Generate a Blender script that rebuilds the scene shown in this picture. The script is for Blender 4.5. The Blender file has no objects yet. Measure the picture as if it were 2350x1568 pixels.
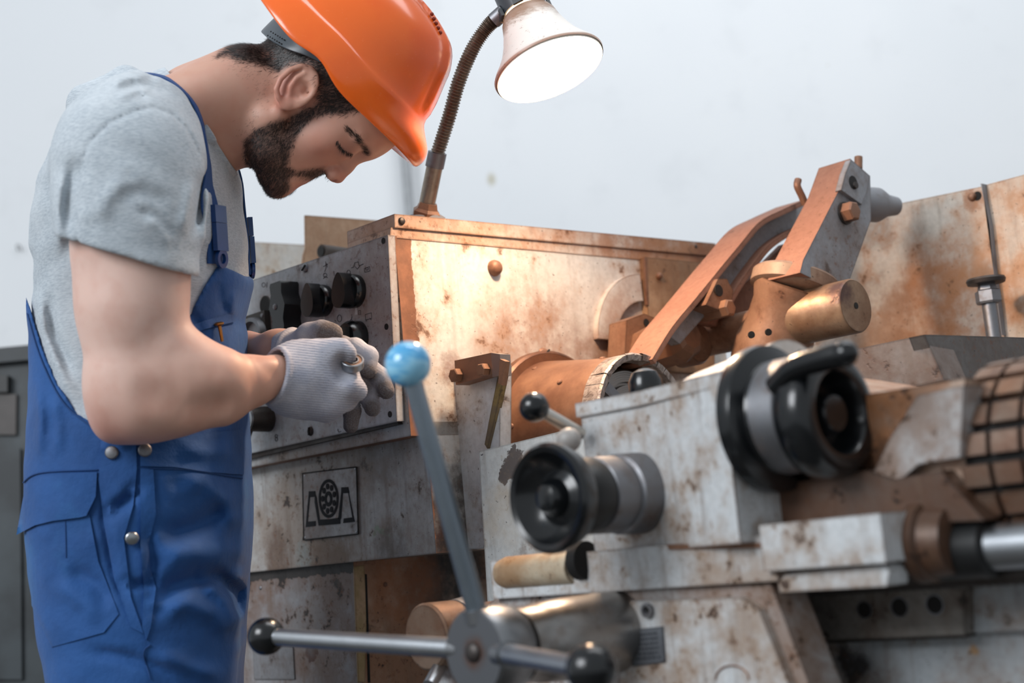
import bpy, bmesh, math, random
import numpy as np
from mathutils import Vector as V, Matrix, noise as mnoise

SC = bpy.context.scene
# ------------------------------------------------------------------ camera
FPX, CXP, CYP = 3400.0, 1175.0, 784.0
PITCH, ROLL = math.radians(8.3), math.radians(5.3)
CAM = V((0, 0, .87))
FW = V((0, math.cos(PITCH), math.sin(PITCH)))
_r0, _u0 = V((1, 0, 0)), V((0, -math.sin(PITCH), math.cos(PITCH)))
RT = _r0 * math.cos(ROLL) - _u0 * math.sin(ROLL)
UP = _r0 * math.sin(ROLL) + _u0 * math.cos(ROLL)
cd = bpy.data.cameras.new('camera')
cam = bpy.data.objects.new('camera', cd)
SC.collection.objects.link(cam)
cam.matrix_world = Matrix(((RT.x, UP.x, -FW.x, CAM.x), (RT.y, UP.y, -FW.y, CAM.y), (RT.z, UP.z, -FW.z, CAM.z), (0, 0, 0, 1)))
cd.sensor_width = 36
cd.lens = 36 * FPX / 2350
cd.clip_start = .05
cd.dof.use_dof = True
cd.dof.focus_distance = 1.85
cd.dof.aperture_fstop = 3.4
SC.camera = cam
# ------------------------------------------------------------------ world, lights, exposure
SC.view_settings.view_transform = 'Standard'
SC.view_settings.look = 'None'
SC.view_settings.gamma = 1
SC.view_settings.use_curve_mapping = False
SC.view_settings.exposure = 0.0
w = bpy.data.worlds.new('world'); SC.world = w; w.use_nodes = True
w.node_tree.nodes['Background'].inputs[0].default_value = (.88, .94, 1.0, 1)
w.node_tree.nodes['Background'].inputs[1].default_value = .55


def area_light(name, loc, target, size, power, color):
    ld = bpy.data.lights.new(name, 'AREA'); ld.shape = 'RECTANGLE'
    ld.size, ld.size_y = size; ld.energy = power; ld.color = color
    o = bpy.data.objects.new(name, ld); SC.collection.objects.link(o)
    o.location = loc
    o.rotation_euler = (V(target) - V(loc)).to_track_quat('-Z', 'Y').to_euler()
    return o


area_light('window_light', (-3.2, -1.2, 3.2), (-.3, 1.7, .9), (2.4, 1.8), 165, (.92, .96, 1))
area_light('wall_fill_light', (1.0, 1.7, 3.5), (.45, 4.2, 1.5), (2.2, 1.3), 47, (.94, .97, 1))  # unseen fill added to brighten the back wall

# ------------------------------------------------------------------ coordinates
def pix(px, py, d):
    return CAM + FW * d + RT * ((px - CXP) / FPX * d) - UP * ((py - CYP) / FPX * d)


A1 = math.radians(43.27)
E1 = V((math.cos(A1), -math.sin(A1), 0)).normalized()
E1 = V((math.sin(A1), -math.cos(A1), 0))      # along the bed, towards the tailstock (near right)
E2 = V((math.cos(A1), math.sin(A1), 0))       # across the bed, away from the operator
EZ = V((0, 0, 1))
_o = pix(900, 540, 1.95)
O0 = V((_o.x, _o.y, 0))


def L(u, v, z):
    return O0 + E1 * u + E2 * v + EZ * z


def toL(p):
    q = p - O0
    return q.dot(E1), q.dot(E2), q.z


def hit(px, py, n, k):
    """point of the pixel ray on plane (p-O0).n = k"""
    d = FW + RT * ((px - CXP) / FPX) - UP * ((py - CYP) / FPX)
    t = (k - (CAM - O0).dot(n)) / d.dot(n)
    return CAM + d * t


def onF(px, py, v): return hit(px, py, E2, v)
def onS(px, py, u): return hit(px, py, E1, u)
def onH(px, py, z): return hit(px, py, EZ, z)


# ------------------------------------------------------------------ object helpers
COL = SC.collection


def thing(name, label, cat, loc=(0, 0, 0), group=None):
    o = bpy.data.objects.new(name, None); COL.objects.link(o)
    o.empty_display_size = .05
    o.location = loc; o['label'] = label; o['category'] = cat
    if group: o['group'] = group
    return o


def world_loc(o):
    p = V(o.location)
    while o.parent: o = o.parent; p += V(o.location)
    return p


def link(me, name, mat, parent=None, label=None):
    o = bpy.data.objects.new(name, me); COL.objects.link(o)
    if isinstance(mat, (list, tuple)):
        for m in mat: me.materials.append(m)
    else: me.materials.append(mat)
    if parent: o.parent = parent
    if label: o['label'] = label
    return o


def obj(name, bm, mat, parent=None, label=None, angle=35, bevel=0, segs=2, smooth=True):
    if bevel:
        es = [e for e in bm.edges if len(e.link_faces) == 2 and e.calc_face_angle(0) > math.radians(28)]
        try: bmesh.ops.bevel(bm, geom=es, offset=bevel, segments=segs, profile=.6, affect='EDGES', clamp_overlap=True)
        except Exception: pass
    bmesh.ops.recalc_face_normals(bm, faces=bm.faces)
    off = world_loc(parent) if parent else V((0, 0, 0))
    if off.length: bmesh.ops.translate(bm, verts=bm.verts, vec=-off)
    me = bpy.data.meshes.new(name); bm.to_mesh(me); bm.free()
    if smooth:
        me.polygons.foreach_set('use_smooth', [True] * len(me.polygons))
        me.set_sharp_from_angle(angle=math.radians(angle))
    return link(me, name, mat, parent, label)


def prism(pts, vec, bm=None):
    bm = bm or bmesh.new()
    vec = V(vec)
    a = [bm.verts.new(p) for p in pts]; b = [bm.verts.new(V(p) + vec) for p in pts]
    n = len(pts)
    bm.faces.new(a[::-1]); bm.faces.new(b)
    for i in range(n): bm.faces.new((a[i], a[(i + 1) % n], b[(i + 1) % n], b[i]))
    return bm


def Fp(v, pp, th, bm=None):
    return prism([onF(x, y, v) for x, y in pp], E2 * th, bm)


def Sp(u, pp, th, bm=None):
    return prism([onS(x, y, u) for x, y in pp], E1 * -th, bm)


def boxl(u0, u1, v0, v1, z0, z1, bm=None):
    return prism([L(u0, v0, z0), L(u1, v0, z0), L(u1, v1, z0), L(u0, v1, z0)], (0, 0, z1 - z0), bm)


def basis(ax):
    ax = V(ax).normalized()
    a = ax.cross(EZ)
    if a.length < .2: a = ax.cross(V((1, 0, 0)))
    a.normalize(); b = ax.cross(a).normalized()
    return ax, a, b


def rev(p0, ax, prof, segs=48, bm=None, cap=True):
    """surface of revolution: prof = [(t along the axis, r)...]"""
    bm = bm or bmesh.new()
    ax, a, b = basis(ax)
    rings = []
    for t, r in prof:
        c = V(p0) + ax * t
        if r < 1e-6: rings.append([bm.verts.new(c)]); continue
        rings.append([bm.verts.new(c + a * (r * math.cos(2 * math.pi * i / segs)) + b * (r * math.sin(2 * math.pi * i / segs))) for i in range(segs)])
    for r0, r1 in zip(rings, rings[1:]):
        for i in range(segs):
            j = (i + 1) % segs
            q = [r0[i % len(r0)], r0[j % len(r0)], r1[j % len(r1)], r1[i % len(r1)]]
            u = []
            for x in q:
                if x not in u: u.append(x)
            if len(u) > 2:
                try: bm.faces.new(u)
                except ValueError: pass
    if cap:
        for r in (rings[0], rings[-1]):
            if len(r) > 2:
                try: bm.faces.new(r)
                except ValueError: pass
    return bm


def cyl(p0, p1, r0, r1=None, segs=32, bm=None):
    d = V(p1) - V(p0)
    return rev(p0, d, [(0, r0), (d.length, r0 if r1 is None else r1)], segs, bm)


def ball(c, r, bm=None, sx=None, segs=32):
    bm = bm or bmesh.new()
    m = Matrix.Translation(V(c)) @ (sx if sx else Matrix.Identity(4)) @ Matrix.Diagonal((r, r, r, 1))
    bmesh.ops.create_uvsphere(bm, u_segments=segs, v_segments=segs // 2, radius=1, matrix=m)
    return bm


def crspline(P, n):
    P = [V(p) for p in P]
    Q = [P[0] * 2 - P[1]] + P + [P[-1] * 2 - P[-2]]
    out = []
    for i in range(1, len(Q) - 2):
        for k in range(n):
            t = k / n
            a, b, c, d = Q[i - 1], Q[i], Q[i + 1], Q[i + 2]
            out.append(.5 * ((2 * b) + (c - a) * t + (2 * a - 5 * b + 4 * c - d) * t * t + (3 * b - a - 3 * c + d) * t ** 3))
    out.append(P[-1])
    return out


def tube(P, r, segs=16, bm=None, n=8, ref=None, flat=None):
    """swept tube; r a number or a function of 0..1; flat=(ra, rb) makes a strap section in frame (ref, tangent x ref)"""
    bm = bm or bmesh.new()
    C = crspline(P, n) if n > 1 else [V(p) for p in P]
    N = len(C)
    rings = []
    a = None
    for i, c in enumerate(C):
        t = (C[min(i + 1, N - 1)] - C[max(i - 1, 0)]).normalized()
        if a is None:
            a = (V(ref) if ref is not None else t.orthogonal())
        elif ref is not None: a = V(ref) if not callable(ref) else ref(c)
        a = (a - t * a.dot(t)).normalized()
        b = t.cross(a)
        rr = r(i / (N - 1)) if callable(r) else r
        ra, rb = (rr * flat[0], rr * flat[1]) if flat else (rr, rr)
        ring = []
        for k in range(segs):
            th = 2 * math.pi * k / segs
            x, y = math.cos(th), math.sin(th)
            if flat:  # superellipse
                x = math.copysign(abs(x) ** .45, x); y = math.copysign(abs(y) ** .45, y)
            ring.append(bm.verts.new(c + a * (ra * x) + b * (rb * y)))
        rings.append(ring)
    for r0, r1 in zip(rings, rings[1:]):
        for i in range(segs):
            j = (i + 1) % segs
            bm.faces.new((r0[i], r0[j], r1[j], r1[i]))
    bm.faces.new(rings[0]); bm.faces.new(rings[-1][::-1])
    return bm


# ------------------------------------------------------------------ materials
def lin(h):
    h = h.lstrip('#')
    c = [int(h[i:i + 2], 16) / 255 for i in (0, 2, 4)]
    return tuple(x / 12.92 if x <= .04045 else ((x + .055) / 1.055) ** 2.4 for x in c) + (1,)


class NT:
    def __init__(s, name):
        s.m = bpy.data.materials.new(name); s.m.use_nodes = True
        s.t = s.m.node_tree
        s.b = s.t.nodes['Principled BSDF']
        s.pos = s.n('NewGeometry').outputs['Position']

    def n(s, typ, **kw):
        nd = s.t.nodes.new('ShaderNode' + typ)
        for k, v in kw.items():
            if k.startswith('_'): setattr(nd, k[1:], v)
        return nd

    def put(s, sock, v):
        if isinstance(v, bpy.types.NodeSocket): s.t.links.new(v, sock)
        else:
            if hasattr(sock.default_value, '__len__') and not hasattr(v, '__len__'): v = (v,) * len(sock.default_value)
            if hasattr(v, '__len__') and len(v) == 3 and len(sock.default_value) == 4: v = tuple(v) + (1,)
            sock.default_value = v

    def math(s, op, a, b=0., c=None, clamp=False):
        nd = s.n('Math', _operation=op, _use_clamp=clamp)
        s.put(nd.inputs[0], a); s.put(nd.inputs[1], b)
        if c is not None: s.put(nd.inputs[2], c)
        return nd.outputs[0]

    def vmath(s, op, a, b=(0, 0, 0)):
        nd = s.n('VectorMath', _operation=op)
        s.put(nd.inputs[0], a); s.put(nd.inputs[1], b)
        return nd.outputs[1] if op in ('DOT_PRODUCT', 'DISTANCE', 'LENGTH') else nd.outputs[0]

    def noise(s, scale, detail=4, rough=.55, vec=None, stretch=None, dist=0.):
        v = vec if vec is not None else s.pos
        if stretch: v = s.vmath('MULTIPLY', v, stretch)
        nd = s.n('TexNoise'); s.put(nd.inputs['Vector'], v)
        nd.inputs['Scale'].default_value = scale; nd.inputs['Detail'].default_value = detail
        nd.inputs['Roughness'].default_value = rough; nd.inputs['Distortion'].default_value = dist
        return nd.outputs[0]

    def ramp(s, x, a, b, lo=0., hi=1.):
        nd = s.n('MapRange', _interpolation_type='SMOOTHSTEP')
        s.put(nd.inputs[0], x); s.put(nd.inputs[1], a); s.put(nd.inputs[2], b); s.put(nd.inputs[3], lo); s.put(nd.inputs[4], hi)
        return nd.outputs[0]

    def mix(s, f, a, b):
        nd = s.n('Mix', _data_type='RGBA')
        s.put(nd.inputs[0], f); s.put(nd.inputs[6], a); s.put(nd.inputs[7], b)
        return nd.outputs[2]

    def bump(s, h, strength=.3, dist=.001, prev=None):
        nd = s.n('Bump'); nd.inputs['Strength'].default_value = strength; nd.inputs['Distance'].default_value = dist
        s.put(nd.inputs['Height'], h)
        if prev is not None: s.put(nd.inputs['Normal'], prev)
        return nd.outputs[0]

    def out(s, color=None, rough=None, metal=None, normal=None, **kw):
        if color is not None: s.put(s.b.inputs['Base Color'], color)
        if rough is not None: s.put(s.b.inputs['Roughness'], rough)
        if metal is not None: s.put(s.b.inputs['Metallic'], metal)
        if normal is not None: s.put(s.b.inputs['Normal'], normal)
        for k, v in kw.items(): s.put(s.b.inputs[k.replace('_', ' ')], v)
        return s.m


def worn(name, base='#c3c6c8', stain='#8d7055', chip='#46352c', st=.5, ch=.62, dirt=.4, rough=.42, spots=(), stripes=(), metal=0., scale=1., streak=True, edge=True):
    """old painted metal: broad oily stains, flaked chips, specks, drips; spots=[(point, radius, colour, strength)]"""
    t = NT(name)
    big = t.noise(5 * scale, 6, .6)
    mid = t.noise(22 * scale, 6, .65)
    fine = t.noise(120 * scale, 4, .6)
    col = t.mix(t.ramp(fine, .35, .7), lin(base), tuple(c * .86 for c in lin(base)[:3]))
    f = t.ramp(t.math('ADD', t.math('MULTIPLY', big, .6), t.math('MULTIPLY', mid, .4)), .57 - .25 * st, .70 - .18 * st)
    col = t.mix(t.math('MULTIPLY', f, .35 + .5 * st), col, lin(stain))
    if streak:
        sk = t.noise(1, 4, .6, stretch=(55 * scale, 55 * scale, 5 * scale))
        col = t.mix(t.math('MULTIPLY', t.ramp(sk, .5, .72), .55 * dirt), col, lin('#6e5a4a'))
    msk = None
    for (p, r, c, k) in spots:
        off = t.vmath('MULTIPLY', t.vmath('SUBTRACT', t.n_color(28 * scale), (.5, .5, .5)), (.06, .06, .06))
        d = t.vmath('DISTANCE', t.vmath('ADD', t.pos, off), tuple(p))
        soft = .35 if k < 1 else .08
        m = t.ramp(d, r * (1 - soft), r * (1 + soft), 1., 0.)
        g = t.math('MULTIPLY', m, min(k, 1))
        if k < 1: g = t.math('MULTIPLY', g, t.ramp(mid, .3, .6, .35, 1.))
        col = t.mix(g, col, lin(c))
    cn = t.math('ADD', t.math('MULTIPLY', t.noise(34 * scale, 8, .72), .75), t.math('MULTIPLY', big, .25))
    halo = t.ramp(cn, ch - .05, ch + .01)
    col = t.mix(t.math('MULTIPLY', halo, .45 + .3 * st), col, lin(stain))
    chips = t.ramp(cn, ch, ch + .012)
    if edge:   # paint rubbed off along the edges
        bv = t.n('Bevel', _samples=3); bv.inputs['Radius'].default_value = .0035
        ed = t.math('SUBTRACT', 1., t.vmath('DOT_PRODUCT', bv.outputs[0], t.n('NewGeometry').outputs['Normal']))
        ed = t.math('ADD', t.math('MULTIPLY', ed, 4.), t.math('MULTIPLY', t.math('SUBTRACT', mid, .5), 1.6))
        e2 = t.ramp(ed, .18, .32)
        col = t.mix(t.math('MULTIPLY', t.ramp(ed, .05, .35), .6), col, lin(stain))
        chips = t.math('MAXIMUM', chips, t.math('MULTIPLY', e2, .85))
    col = t.mix(chips, col, lin(chip))
    # fine rust freckles gathered in patches
    fr = t.math('MULTIPLY', t.ramp(t.noise(95 * scale, 5, .75), .56, .64), t.ramp(big, .48, .62))
    col = t.mix(t.math('MULTIPLY', fr, .35 + .5 * st), col, lin('#6b4630'))
    speck = t.ramp(t.noise(210 * scale, 2, .5), .70, .73)
    col = t.mix(t.math('MULTIPLY', speck, .7), col, lin('#3a2c25'))
    h = t.math('SUBTRACT', t.math('MULTIPLY', fine, .25), t.math('MULTIPLY', chips, .9))
    for (p, n, wd, c) in stripes:   # bare band along a plane edge with a ragged paint line
        x = t.vmath('DOT_PRODUCT', t.vmath('SUBTRACT', t.pos, tuple(p)), tuple(n))
        x = t.math('ADD', x, t.math('MULTIPLY', t.math('SUBTRACT', t.noise(60, 6, .7), .5), .022))
        m = t.ramp(x, wd, wd + .0008, 1., 0.)
        cc = t.mix(t.ramp(mid, .35, .65), lin(c), tuple(q * .6 for q in lin(c)[:3]))
        col = t.mix(m, col, cc)
        h = t.math('SUBTRACT', h, t.math('MULTIPLY', m, 1.1))
    n = t.bump(h, .5, .0012)
    n = t.bump(mid, .12, .006, n)
    r = t.math('ADD', rough, t.math('MULTIPLY', fine, .25))
    return t.out(col, r, metal, n)


def _ncol(s, scale):
    if not hasattr(s, '_nc'):
        nd = s.n('TexNoise'); s.put(nd.inputs['Vector'], s.pos)
        nd.inputs['Scale'].default_value = scale; nd.inputs['Detail'].default_value = 6; nd.inputs['Roughness'].default_value = .65
        s._nc = nd.outputs[1]
    return s._nc


NT.n_color = _ncol


def steel(name, base='#9a9a9a', rough=.32, grime=.3, gcol='#5a4435', metal=1., scale=1.):
    t = NT(name)
    m = t.noise(30 * scale, 6, .65); f = t.noise(260 * scale, 3)
    g = t.math('MULTIPLY', t.ramp(m, .62 - .3 * grime, .75), min(1, grime * 1.6))
    col = t.mix(g, lin(base), lin(gcol))
    return t.out(col, t.math('ADD', rough, t.math('MULTIPLY', m, .2)), t.math('SUBTRACT', metal, t.math('MULTIPLY', g, .6)),
                 t.bump(t.math('ADD', f, m), .15, .0006))


def plain(name, col, rough=.5, metal=0., bump=0., bscale=200, **kw):
    t = NT(name)
    n = t.bump(t.noise(bscale, 3), bump, .0008) if bump else None
    v = t.noise(40, 4)
    c = t.mix(t.ramp(v, .3, .7), lin(col), tuple(x * .85 for x in lin(col)[:3]))
    return t.out(c, rough, metal, n, **kw)


MAT = {}
MAT['steel'] = steel('bright_steel', '#a9adb2', .25, .15)
MAT['steel_dull'] = steel('dull_steel', '#85868a', .38, .5)
MAT['steel_dark'] = steel('dark_steel', '#54504e', .42, .6, '#33251e')
MAT['rusty'] = steel('oily_rusted_iron', '#8a6650', .42, .8, '#5c3a26', metal=.45)
MAT['iron_brown'] = steel('brown_oiled_iron', '#84604c', .42, .6, '#5a3826', metal=.35)
MAT['iron_grey'] = steel('grey_cast_iron', '#85878c', .5, .45, '#60544e', metal=.15)
MAT['black'] = plain('black_bakelite', '#0c0f12', .24, 0, .04, 60, Coat_Weight=.2, Coat_Roughness=.12)
MAT['black_matt'] = plain('black_plastic_matt', '#121314', .42, 0, .1)
MAT['void'] = plain('dark_recess', '#0b0908', .8)
MAT['hole'] = plain('hole_dark', '#120d0b', .7)
MAT['blue'] = None
MAT['panel'] = worn('brushed_control_panel', '#b4b8bd', '#8a7568', '#4a4442', .32, .73, .5, .40, metal=.15)
MAT['white_worn'] = worn('worn_white_paint', '#c9ccce', '#9b7a5c', '#4b3a32', .55, .635, .7, .36)
MAT['grey_worn'] = worn('worn_grey_paint', '#b4b6b8', '#86705f', '#42352f', .6, .62, .7, .4)
MAT['lower_worn'] = worn('dirty_lower_paint', '#9c9a98', '#7a6252', '#332824', .75, .60, .9, .5)
MAT['brown_plate'] = worn('brown_oily_plate', '#9c7f66', '#7d5638', '#4a2e1e', .8, .66, .4, .4)
# ================================================================== SETTING
def struct(name, bm, mat, **k):
    o = obj(name, bm, mat, **k); o['kind'] = 'structure'; return o


def wall_mat():
    t = NT('white_plaster')
    a = t.noise(.9, 3, .5); b = t.noise(7, 6, .6); c = t.noise(60, 4)
    col = t.mix(t.ramp(a, .35, .65), lin('#dfe1e3'), lin('#d8dbde'))
    col = t.mix(t.math('MULTIPLY', t.ramp(b, .52, .72), .25), col, lin('#c9cccf'))
    for (px, py, r) in ((1128, 412, .022), (1900, 150, .008), (2262, 66, .007)):
        p = hit(px, py, V((0, 1, 0)), (V((0, WALLY, 0)) - O0).y)
        d = t.vmath('DISTANCE', t.vmath('MULTIPLY', t.pos, (1.5, 1, 1)), (p.x * 1.5, p.y, p.z))
        col = t.mix(t.ramp(t.math('ADD', d, t.math('MULTIPLY', b, .012)), r * .4, r * 1.5, .7, 0.), col, lin('#a89f80'))
    return t.out(col, .85, 0, t.bump(t.math('ADD', b, t.math('MULTIPLY', c, .3)), .15, .004))


WALLY = 3.9
bm = prism([(-4, WALLY, 0), (4.5, WALLY, 0), (4.5, WALLY, 4.2), (-4, WALLY, 4.2)], (0, .15, 0)); struct('wall_back', bm, wall_mat())
t = NT('grey_concrete_floor')
fl = t.out(t.mix(t.noise(3, 6), lin('#55534f'), lin('#3c3a37')), .7, 0, t.bump(t.noise(30, 6), .2, .003))
struct('floor', prism([(-4, -2.5, -.1), (4.5, -2.5, -.1), (4.5, WALLY, -.1), (-4, WALLY, -.1)], (0, 0, .1)), fl)

# conduit on the wall
p = hit(935, 420, V((0, 1, 0)), WALLY - .04 - O0.y)
t_ = thing('wall_conduit', 'thin grey vertical pipe on the white wall, seen between orange helmet and lathe', 'pipe', (p.x, p.y, 0))
obj('pipe', cyl((p.x, p.y, 0), (p.x, p.y, 3.6), .013), plain('grey_pipe', '#9a9da0', .5), t_)
for z in (.6, 3.0):
    obj('pipe_clamp', boxl(0, 0, 0, 0, 0, 0) if 0 else prism([(p.x - .025, p.y - .018, z), (p.x + .025, p.y - .018, z), (p.x + .025, p.y - .018, z + .02), (p.x - .025, p.y - .018, z + .02)], (0, .058, 0)), MAT['steel_dull'], t_)
# small wire hook
p = hit(46, 575, V((0, 1, 0)), WALLY - .003 - O0.y)
hk = obj('wire_hook', tube([p + V((-.006, 0, .0)), p + V((-.004, -.012, .012)), p + V((.004, -.014, .010)), p + V((.008, -.010, -.006))], .0014, 8), MAT['steel_dark'])
hk['label'] = 'tiny bent wire hook on the white wall left of the man'; hk['category'] = 'hook'

# dark machine cabinet far left
t = NT('dark_green_grey_paint')
cabm = t.out(t.mix(t.ramp(t.noise(6, 5), .4, .65), lin('#3f464a'), lin('#2c3033')), .5, 0, t.bump(t.noise(40), .1))
c0 = pix(-60, 800, 3.0)
cz = pix(20, 800, 3.0).z
t_ = thing('machine_cabinet', 'dark grey-green machine cabinet behind the man at the left edge', 'cabinet', (c0.x, c0.y, 0))
x0, x1, y0, y1 = c0.x - .45, pix(150, 1000, 3.0).x, c0.y, c0.y + .6
obj('cabinet_body', prism([(x0, y0, .04), (x1, y0, .04), (x1, y0, cz - .03), (x0, y0, cz - .03)], (0, y1 - y0, 0)), cabm, t_, bevel=.012)
obj('cabinet_top', prism([(x0 - .02, y0 - .02, cz - .03), (x1 + .02, y0 - .02, cz - .03), (x1 + .02, y0 - .02, cz), (x0 - .02, y0 - .02, cz)], (0, y1 - y0 + .04, 0)), cabm, t_, bevel=.01)
pl = obj('plinth', prism([(x0 + .03, y0 + .03, 0), (x1 - .03, y0 + .03, 0), (x1 - .03, y0 + .03, .04), (x0 + .03, y0 + .03, .04)], (0, y1 - y0 - .06, 0)), MAT['void'], t_)
def onY(px, py, y): return hit(px, py, V((0, 1, 0)), y - O0.y)
obj('door_panel', prism([onY(x, y, y0 - .008) for x, y in ((-60, 905), (37, 905), (36, 998), (-60, 998))], (0, .012, 0)), plain('brown_grey_panel', '#4a4543', .5), t_, bevel=.004)
obj('switch_box', prism([onY(x, y, y0 - .018) for x, y in ((-30, 862), (17, 862), (17, 900), (-30, 900))], (0, .02, 0)), MAT['black_matt'], t_, bevel=.004)
obj('door_panel', prism([onY(x, y, y0 - .008) for x, y in ((-60, 1030), (46, 1030), (50, 1560), (-60, 1560))], (0, .012, 0)), cabm, t_, bevel=.004)

# ================================================================== GOOSENECK LAMP
LC = pix(1262, 152, 1.90)                      # centre of the mouth of the shade
rim_a, rim_b = pix(1139, 206, 1.90), pix(1384, 112, 1.90)
rimR = (rim_b - rim_a).length / 2
LC = (rim_a + rim_b) / 2
neck_c = pix(1212, 50, 1.90)
lax = (neck_c - LC)
lax = (lax.normalized() + FW * .0).normalized()
# tilt the axis slightly towards the viewer's side so that the mouth opens to the camera
side = (rim_b - rim_a).normalized()
lax = (lax - side * lax.dot(side)).normalized()
lax = (lax * math.cos(math.radians(19)) + (FW - side * FW.dot(side) - lax * FW.dot(lax)).normalized() * math.sin(math.radians(19))).normalized()
H = lambda k: LC + lax * k
base_p = L(-.035, .105, 0)
lidz = onS(905, 492, 0).z
lamp = thing('gooseneck_lamp', 'worn white machine lamp, lit, on a bent gooseneck above the lathe headstock', 'lamp', (base_p.x, base_p.y, lidz))
t = NT('scuffed_cream_shade')
sc_ = t.vmath('DOT_PRODUCT', t.vmath('SUBTRACT', t.pos, tuple(LC)), tuple(lax))
nn = t.noise(40, 7, .75, stretch=(1, 1, 3))
sm = t.ramp(t.math('ADD', sc_, t.math('MULTIPLY', nn, .045)), .076, .098)
edge = t.ramp(sc_, .0045, .0015)
col = t.mix(t.math('MULTIPLY', sm, .85), lin('#f0e8e0'), lin('#8a5e3c'))
col = t.mix(t.math('MULTIPLY', edge, .7), col, lin('#a5683c'))
col = t.mix(t.ramp(t.noise(160, 5, .7), .62, .66, 0, .5), col, lin('#8a6a52'))
shadem = t.out(col, .35, 0, t.bump(nn, .1))
t = NT('enamel_inside'); whitem = t.out(lin('#fbf4e8'), .6)
hN = .071
prof = [(0, rimR), (.003, rimR * 1.012), (.008, rimR * .97), (.018, rimR * .86), (.032, rimR * .73), (.048, rimR * .625), (.064, rimR * .545), (.078, rimR * .50), (.086, rimR * .44), (.088, rimR * .30)]
bm = rev(H(0), lax, prof + [(t_ - .0018, r - .0018) for t_, r in prof[::-1]][1:], 72, cap=False)
shade = obj('lamp_shade', bm, [shadem, whitem], lamp, angle=60)
me = shade.data
off = V(lamp.location)
nout = len(prof)
for poly in me.polygons:   # inside faces get the white enamel
    c = V(poly.center) + off - LC
    h = c.dot(lax); rad = (c - lax * h)
    if rad.length > 1e-4 and poly.normal.dot(rad.normalized()) < 0: poly.material_index = 1
# socket with slots
bm = rev(H(.092), lax, [(0, rimR * .40), (.012, rimR * .41), (.02, rimR * .42), (.10, rimR * .44), (.125, rimR * .38), (.13, 0)], 48)
obj('lamp_socket', bm, plain('charcoal_bakelite', '#3c4349', .4, 0, .1), lamp)
for k in range(6):
    a = 2 * math.pi * (k + .35) / 6
    _, ba, bb = basis(lax)
    d = ba * math.cos(a) + bb * math.sin(a); tt = lax.cross(d)
    c = H(.088) + d * rimR * .43
    obj('socket_claw', prism([c + tt * .007, c - tt * .007, c - tt * .006 + lax * .012, c + tt * .006 + lax * .012], d * .004), plain('charcoal_claw', '#33383c', .4) if k == 0 else bpy.data.materials['charcoal_claw'], lamp)
# bulb
def emis(name, col, st):
    m = bpy.data.materials.new(name); m.use_nodes = True
    b = m.node_tree.nodes['Principled BSDF']
    b.inputs['Base Color'].default_value = (1, 1, 1, 1)
    b.inputs['Emission Color'].default_value = (*col, 1); b.inputs['Emission Strength'].default_value = st
    return m
bm = rev(H(.086), lax, [(0, .012), (-.012, .014), (-.028, .024), (-.044, .029), (-.058, .024), (-.066, .012), (-.068, 0)], 32)
obj('bulb', bm, emis('glowing_bulb', (1, .72, .45), 130), lamp)
leak_glow = obj('collar', rev(H(.084), lax, [(0, rimR * .37), (.012, rimR * .37)], 48), emis('glowing_slot', (1, .66, .36), 6), lamp, label='glowing ring imitating light that leaks through the slots at the top of the shade')  # emissive ring stands in for bulb light leaking through the slots
ld = bpy.data.lights.new('lamp_light', 'SPOT'); ld.energy = 17; ld.color = (1, .66, .42); ld.spot_size = math.radians(168); ld.spot_blend = .5; ld.shadow_soft_size = .03
lo = bpy.data.objects.new('lamp_light', ld); COL.objects.link(lo); lo.location = H(.012)
lo.rotation_euler = (-lax).to_track_quat('-Z', 'Y').to_euler()
# gooseneck
gp = [pix(1152, 34, 1.93), pix(1122, 58, 1.94), pix(1086, 110, 1.95), pix(1054, 185, 1.97), pix(1030, 270, 1.99), pix(1004, 352, 2.01)]
gl = crspline(gp, 26)
bm = bmesh.new()
tube(gl, lambda x: .0088 + .0012 * math.sin(x * 2 * math.pi * 62), 14, bm, n=4)
t = NT('ribbed_gooseneck')
obj('gooseneck', bm, steel('oily_gooseneck', '#8a7c70', .35, .6, '#5a3d28'), lamp, angle=80)
tube_c = [pix(1004, 350, 2.01), pix(998, 380, 2.015), pix(978, 478, 2.03)]
obj('lamp_stem', cyl(tube_c[1], tube_c[2], .0112), steel('stem_steel', '#a69a8c', .3, .4), lamp)
obj('ferrule', cyl(tube_c[0], pix(997, 384, 2.015), .0128), MAT['steel_dull'], lamp)
obj('neck_coupling', cyl(pix(1158, 26, 1.93), pix(1133, 48, 1.935), .0105), MAT['steel_dull'], lamp)
bp = pix(978, 492, 2.03)
st_dir = (tube_c[1] - tube_c[2]).normalized()
obj('base_nut', rev(bp - st_dir * .006, st_dir, [(0, .020), (.010, .0205), (.014, .016), (.022, .0135)], 6), MAT['rusty'], lamp, angle=20)
obj('base_flange', rev(bp - EZ * .012 + E1 * -.012 + E2 * .005, EZ, [(0, .030), (.007, .030), (.012, .024), (.016, .014)], 40), MAT['iron_grey'], lamp)

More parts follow.
